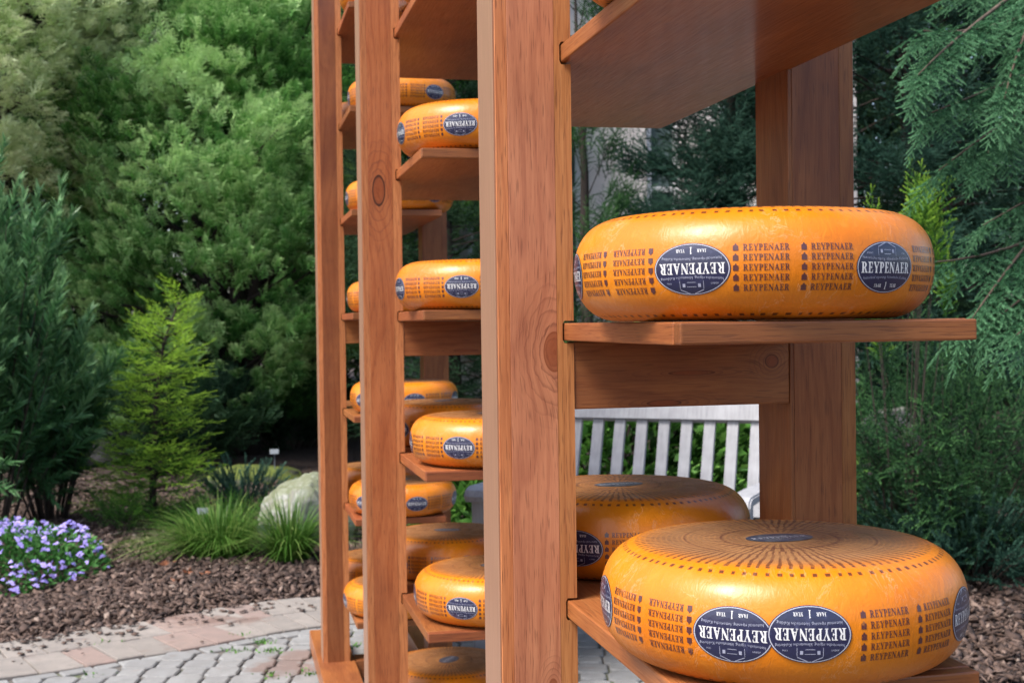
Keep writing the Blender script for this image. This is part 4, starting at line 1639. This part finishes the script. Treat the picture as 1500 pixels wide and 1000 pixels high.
def tag_sign(px, py, Y, lab, h=.16, s=1.0):
    p = at(px, py, Y)
    root = link('plant_label', None, None, (p.x, Y, 0), label=lab, category='plant label', group='small plant labels in the mulch')
    link('stake', box_mesh('stake', (-.003, .003, -.002, .002, 0, p.z), M_tag, 0), root)
    o = link('plate', box_mesh('plate', (-.032 * s, .032 * s, -.0015, .0015, -.022 * s, .022 * s), M_tag, .001), root, (0, -.006, p.z))
    o.rotation_euler = (R(-40), 0, R(10))


tag_sign(402, 661, 9.6, 'small grey plant label on a stake in the shade of the cypress')
tag_sign(298, 748, 7.3, 'blue-grey plant label at the foot of the small spruce')
tag_sign(386, 774, 7.0, 'blue-grey plant label half hidden in the sedge tuft')

# fallen leaves on the mulch
M_dead = plain_mat('dead_leaf', (0.16, 0.05, 0.02), (0.28, 0.10, 0.04), 80, rough=.7)
for i, (px, py) in enumerate([(245, 826), (275, 838), (262, 852), (90, 832), (300, 842)]):
    q = gnd(px, py, .05)
    V = [(0, 0, 0)] + [(math.cos(a) * (.055 if k % 2 else .03), math.sin(a) * (.03 if k % 2 else .015), .012 * math.sin(k * 2.1)) for k, a in enumerate(np.linspace(0, 2 * PI, 13)[:-1])]
    o = link('fallen_leaf', mesh_of('fallen_leaf', V, [(0, k + 1, (k + 1) % 12 + 1) for k in range(12)], M_dead), None, (q.x, q.y, .055), i * 1.3,
             label=('rust-brown fallen leaf nearest the wide sedge tuft, upper of three', 'rust-brown fallen leaf in the middle just below the wide sedge tuft', 'rust-brown fallen leaf, leftmost of those below the sedge tuft', 'brown fallen leaf beside the violet flowers', 'rust-brown fallen leaf under the right side of the wide sedge tuft')[i], category='leaf', group='fallen leaves on the mulch')
    o.rotation_euler[0] = .3

# --- behind the racks
HEDL = (leafV, leafT, leafC)


def hedge(name, label, loc, dims, n, mat, seed, size=(.04, .09)):
    r = np.random.default_rng(seed)
    root = link(name, None, None, loc, label=label, category='hedge' if 'hedge' in name else 'shrub')
    th, ph = r.uniform(0, 2 * PI, n), np.arccos(r.uniform(-.2, 1, n))
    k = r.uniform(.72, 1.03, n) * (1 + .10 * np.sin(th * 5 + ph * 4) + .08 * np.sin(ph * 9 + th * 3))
    P = np.stack([np.cos(th) * np.sin(ph) * dims[0] * k, np.sin(th) * np.sin(ph) * dims[1] * k, np.cos(ph) * dims[2] * k], 1)
    D = P / np.array(dims) + r.normal(0, .6, P.shape) + [0, 0, .2]
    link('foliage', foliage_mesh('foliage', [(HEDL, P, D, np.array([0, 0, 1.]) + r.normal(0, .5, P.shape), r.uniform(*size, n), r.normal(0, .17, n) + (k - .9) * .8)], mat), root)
    TV, TF = [], []
    for i in range(12):
        a = r.uniform(0, 2 * PI)
        tp = (math.cos(a) * dims[0] * .6, math.sin(a) * dims[1] * .6, dims[2] * .8)
        V, Fs = tube_geo([(0, 0, -.1), (tp[0] * .4, tp[1] * .4, tp[2] * .5), tp], [.015, .01, .004], 5)
        b = len(TV); TV.extend(V); TF.extend([tuple(q + b for q in f) for f in Fs])
    link('stem', mesh_of('stem', TV, TF, M_bark, True), root)


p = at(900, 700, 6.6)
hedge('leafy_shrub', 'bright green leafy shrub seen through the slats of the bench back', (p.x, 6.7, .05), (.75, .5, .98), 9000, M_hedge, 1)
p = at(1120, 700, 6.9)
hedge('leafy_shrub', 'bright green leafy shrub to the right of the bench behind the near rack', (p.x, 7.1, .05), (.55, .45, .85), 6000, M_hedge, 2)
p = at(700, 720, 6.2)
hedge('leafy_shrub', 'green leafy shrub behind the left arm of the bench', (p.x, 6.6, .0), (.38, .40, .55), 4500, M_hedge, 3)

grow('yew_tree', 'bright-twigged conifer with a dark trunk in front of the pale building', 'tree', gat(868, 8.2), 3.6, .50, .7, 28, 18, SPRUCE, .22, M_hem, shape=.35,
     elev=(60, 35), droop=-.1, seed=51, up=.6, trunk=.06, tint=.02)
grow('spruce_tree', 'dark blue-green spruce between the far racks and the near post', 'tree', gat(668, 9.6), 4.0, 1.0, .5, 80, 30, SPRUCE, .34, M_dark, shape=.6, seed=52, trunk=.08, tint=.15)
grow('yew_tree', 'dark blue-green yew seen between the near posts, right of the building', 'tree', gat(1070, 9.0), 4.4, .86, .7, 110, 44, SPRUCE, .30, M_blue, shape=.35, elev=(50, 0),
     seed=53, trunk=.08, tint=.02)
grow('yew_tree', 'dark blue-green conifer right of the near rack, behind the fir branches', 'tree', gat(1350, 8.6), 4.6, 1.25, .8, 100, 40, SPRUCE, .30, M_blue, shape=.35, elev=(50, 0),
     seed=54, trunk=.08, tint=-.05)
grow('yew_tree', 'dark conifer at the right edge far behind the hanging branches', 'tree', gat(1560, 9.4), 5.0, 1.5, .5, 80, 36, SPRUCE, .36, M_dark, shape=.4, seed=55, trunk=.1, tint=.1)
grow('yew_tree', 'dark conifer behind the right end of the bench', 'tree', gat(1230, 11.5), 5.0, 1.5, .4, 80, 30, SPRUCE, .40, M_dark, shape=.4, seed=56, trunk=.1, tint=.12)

# small yellow-green young shoots behind the eye-level cheese
plant('young_fir', 'bright green young fir shoots showing above the right shoulder of the eye-level cheese', 'shrub', gat(1320, 6.0), 0, SPT, M_spr, 14, 61, 9, .36, 1.72, .20,
      tint=-.02, stemr=.004, first=.86, hmin=.96)

# hemlock-like shrub at the right with arching twigs
HEM = [compound(shoot_t(48, .12, .026, 1.1, .5, seed=9), 10, R(50), .38, s, .3, .15) for s in (10, 11)]
plant('hemlock_shrub', 'dark arching conifer with light green twig tips right of the near rack', 'shrub', gat(1385, 6.2), 0, HEM, M_hem, 64, 62, 10, .85, 1.10, .32, tint=-.10, stemr=.005, up=-.6)
plant('hemlock_shrub', 'dark twiggy conifer just right of the near rear post, below the eye-level shelf', 'shrub', gat(1265, 7.2), 0, HEM, M_hem, 46, 63, 10, .60, 1.15, .32, tint=-.14, stemr=.005, up=-.6)
plant('juniper_shrub', 'low blue-green juniper spreading on the mulch at the lower right', 'shrub', gat(1410, 5.9), 0, [SPRS, SPRS], M_blue, 110, 64, 9, .62, .42, .13, tint=.02, stemr=.004, up=.1)

# near fir at the right: trunk outside the frame, drooping branches reaching in
fb = at(1720, 500, 4.3)
fir = link('fir_tree', None, None, (fb.x, fb.y, 0), label='fir with long drooping needle-covered branches hanging in at the right edge', category='tree')
fo = Vector((fb.x, fb.y, 0))
V, Fs = tube_geo([(0, 0, -.05), (.02, 0, 1.2), (0, .02, 2.4), (0, 0, 3.6)], [.09, .075, .055, .02], 10)
link('trunk', mesh_of('trunk', V, Fs, M_bark, True), fir)
M_twig = bark_mat('brown_twig', (0.05, 0.035, 0.025), (0.13, 0.09, 0.065))
limbs = [((1560, -60, 4.2), (1410, 40, 3.5), (1345, 110, 3.3)), ((1600, -20, 4.2), (1450, 60, 3.6), (1350, 45, 3.4)),
         ((1620, 60, 4.1), (1480, 120, 3.6), (1365, 165, 3.4)), ((1650, 80, 4.0), (1500, 150, 3.7), (1375, 250, 3.5)),
         ((1660, 180, 4.0), (1500, 350, 3.5), (1415, 480, 3.4)), ((1680, 250, 3.8), (1520, 380, 3.6), (1350, 385, 3.5)),
         ((1700, 300, 4.0), (1540, 400, 3.5), (1455, 470, 3.4)), ((1640, 10, 4.4), (1520, 160, 4.0), (1440, 230, 3.9)),
         ((1700, 350, 3.9), (1570, 420, 3.5), (1490, 490, 3.3)), ((1600, -80, 4.4), (1480, -20, 4.0), (1400, -30, 3.8)),
         ((1690, 200, 4.4), (1560, 260, 4.1), (1440, 330, 4.0)), ((1580, -100, 3.8), (1500, 20, 3.5), (1470, 150, 3.4))]
Ps, Ds, Us, Ss, Cs = [], [], [], [], []
r = np.random.default_rng(77)
TV, TF = [], []
for li, (a, b_, c_) in enumerate(limbs):
    A, B, Cc = [np.array(at(*q) - fo) for q in (a, b_, c_)]
    path = [(1 - t) ** 2 * A + 2 * t * (1 - t) * B + t * t * Cc for t in np.linspace(0, 1, 9)]
    V, Fs = tube_geo([tuple(p) for p in path], [.008 * (1 - .8 * k / 8) for k in range(9)], 6)
    bb = len(TV); TV.extend(V); TF.extend([tuple(q + bb for q in f) for f in Fs])
    m = 28
    for k in range(m):
        t = .12 + .88 * k / (m - 1)
        p = (1 - t) ** 2 * A + 2 * t * (1 - t) * B + t * t * Cc
        tg = 2 * (1 - t) * (B - A) + 2 * t * (Cc - B); tg /= np.linalg.norm(tg)
        sd = np.cross(tg, [0, 0, 1]) * (1 if k % 2 else -1)
        d = tg * .7 + sd * (.8 * (1.1 - t)) + np.array([0, 0, -.30]) + r.normal(0, .15, 3)
        Ps.append(p); Ds.append(d); Us.append([r.normal(0, .2), r.normal(0, .2), 1]); Ss.append(.215 * (1.15 - .5 * t) * r.uniform(.8, 1.15))
        Cs.append(r.normal(-.02, .08) + .15 * t)
P, D, U, S, C = map(np.array, (Ps, Ds, Us, Ss, Cs))
k = r.integers(0, 3, len(P))
link('limb', mesh_of('limb', TV, TF, M_twig, True), fir)
link('needles', foliage_mesh('needles', [(FIR[j], P[k == j], D[k == j], U[k == j], S[k == j], C[k == j]) for j in range(3)], M_fir), fir)

# --- pale building with tall windows beyond the conifers
M_wall = plain_mat('pale_render_wall', (0.62, 0.56, 0.54), (0.72, 0.68, 0.66), 3, rough=.8)
M_frame = plain_mat('white_window_frame', (0.7, 0.72, 0.74), (0.8, 0.8, 0.82), 8, rough=.5)
N = NT('window_glass'); N.base((0.10, 0.14, 0.14), rough=.12, spec=.35); M_glass = N.m
pb = at(940, 250, 13.0)
bd = link('garden_building', None, None, (pb.x, 13.0, 0), R(4), label='pale building with tall white framed windows glimpsed between the near posts', category='building')
# wall with openings: piers and bands around the windows
wins = [(-1.75, -1.2), (-.95, -.60), (.05, .40), (.80, 1.15), (1.4, 1.8)]
z0, z1 = 1.1, 4.1
xs = -2.6
for (a, b_) in wins + [(2.2, None)]:
    link('wall', box_mesh('wall', (xs, a, 0, .3, z0, z1), M_wall, 0), bd)
    xs = b_
link('wall', box_mesh('wall', (-2.6, 2.2, 0, .3, -.1, z0 - .001), M_wall, 0), bd)
link('wall', box_mesh('wall', (-2.6, 2.2, 0, .3, z1 + .001, 4.8), M_wall, 0), bd)
for (a, b_) in wins:
    w = link('window', box_mesh('window', (a + .06, b_ - .06, .13, .14, z0 + .06, z1 - .06), M_glass, 0), bd)
    for (x0, x1, y0_, y1_) in ((a, a + .06, z0, z1), (b_ - .06, b_, z0, z1), (a + .061, b_ - .061, z1 - .06, z1), (a + .061, b_ - .061, z0, z0 + .06), (a + .061, b_ - .061, 2.55, 2.6)):
        link('frame', box_mesh('frame', (x0, x1, .07, .17, y0_, y1_), M_frame, .004), w)
rf = link('roof', box_mesh('roof', (-2.9, 2.5, -.3, 1.2, 4.801, 4.95), M_wall, 0), bd)

# --- wood behind everything
r = np.random.default_rng(99)
n = 15000
X = r.uniform(-13, 13, n); Y = r.uniform(15.5, 21, n) + (np.abs(X) / 13) ** 2 * -3
Z = r.uniform(0, 9.5, n)
keep = (r.random(n) < .85 + .15 * np.sin(X * 2.1 + Z))
P = np.stack([X, Y, Z], 1)[keep]
D = r.normal(0, .7, P.shape) + [0, -.5, .3]
link('far_woodland', foliage_mesh('far_woodland', [(SPR_S[j], P[j::2], D[j::2], np.array([0, 0, 1.]) + r.normal(0, .4, P[j::2].shape), r.uniform(.6, 1.3, len(P[j::2])),
     .12 + .22 * np.sin(P[j::2, 0] * 1.7) * np.sin(P[j::2, 2] * 1.3) + r.normal(0, .1, len(P[j::2]))) for j in (0, 1)], M_wood_far), kind='stuff')


# moss and weeds in the joints
r = np.random.default_rng(4)
P = []
for (px, py, k) in [(383, 943, 26), (342, 958, 20), (396, 958, 26), (400, 992, 18), (348, 935, 14), (516, 950, 26), (605, 925, 40), (604, 940, 30), (455, 990, 22), (130, 992, 12), (156, 945, 10)]:
    q = gnd(px, py, .02)
    for i in range(int(k * 1.7)):
        P.append((q.x + r.normal(0, .028), q.y + r.normal(0, .022), .022 + r.uniform(0, .012)))
P = np.array(P); D = r.normal(0, .8, P.shape) + [0, 0, .7]
link('joint_moss', foliage_mesh('joint_moss', [(HEDL, P, D, np.array([0, 0, 1.]) + r.normal(0, .5, P.shape), r.uniform(.008, .02, len(P)), r.normal(.1, .15, len(P)))], M_hedge), kind='stuff')
# stray chips and grit spilled over the kerb
P = []
while len(P) < 200:
    q = gnd(r.uniform(-20, 470), r.uniform(885, 998), .03)
    dk = kerb_dist(q.x, q.y)
    if 0 < dk < abs(r.normal(0, .16)) + .01:
        P.append((q.x, q.y, .040))
P = np.array(P)
V, T, C = instance((chipV, chipT, np.zeros(6)), P, rand_frames(len(P), .15), r.uniform(.006, .03, len(P)), r.beta(1.2, 1.9, len(P)))
link('spilled_bark', tri_mesh('spilled_bark', V, T, C, M_chip), kind='stuff')

plant('low_shrub', 'dark ferny evergreen low under the big cypress behind the small spruce', 'shrub', gat(262, 10.4), 0, SPR, M_dark, 40, 71, 14, .75, .85, .20, tint=.12, stemr=.006)
plant('low_shrub', 'dark ferny evergreen low beneath the cypress, left of the farthest rack post', 'shrub', gat(425, 11.8), 0, SPR, M_dark, 36, 72, 14, .80, .62, .20, tint=.12, stemr=.006)
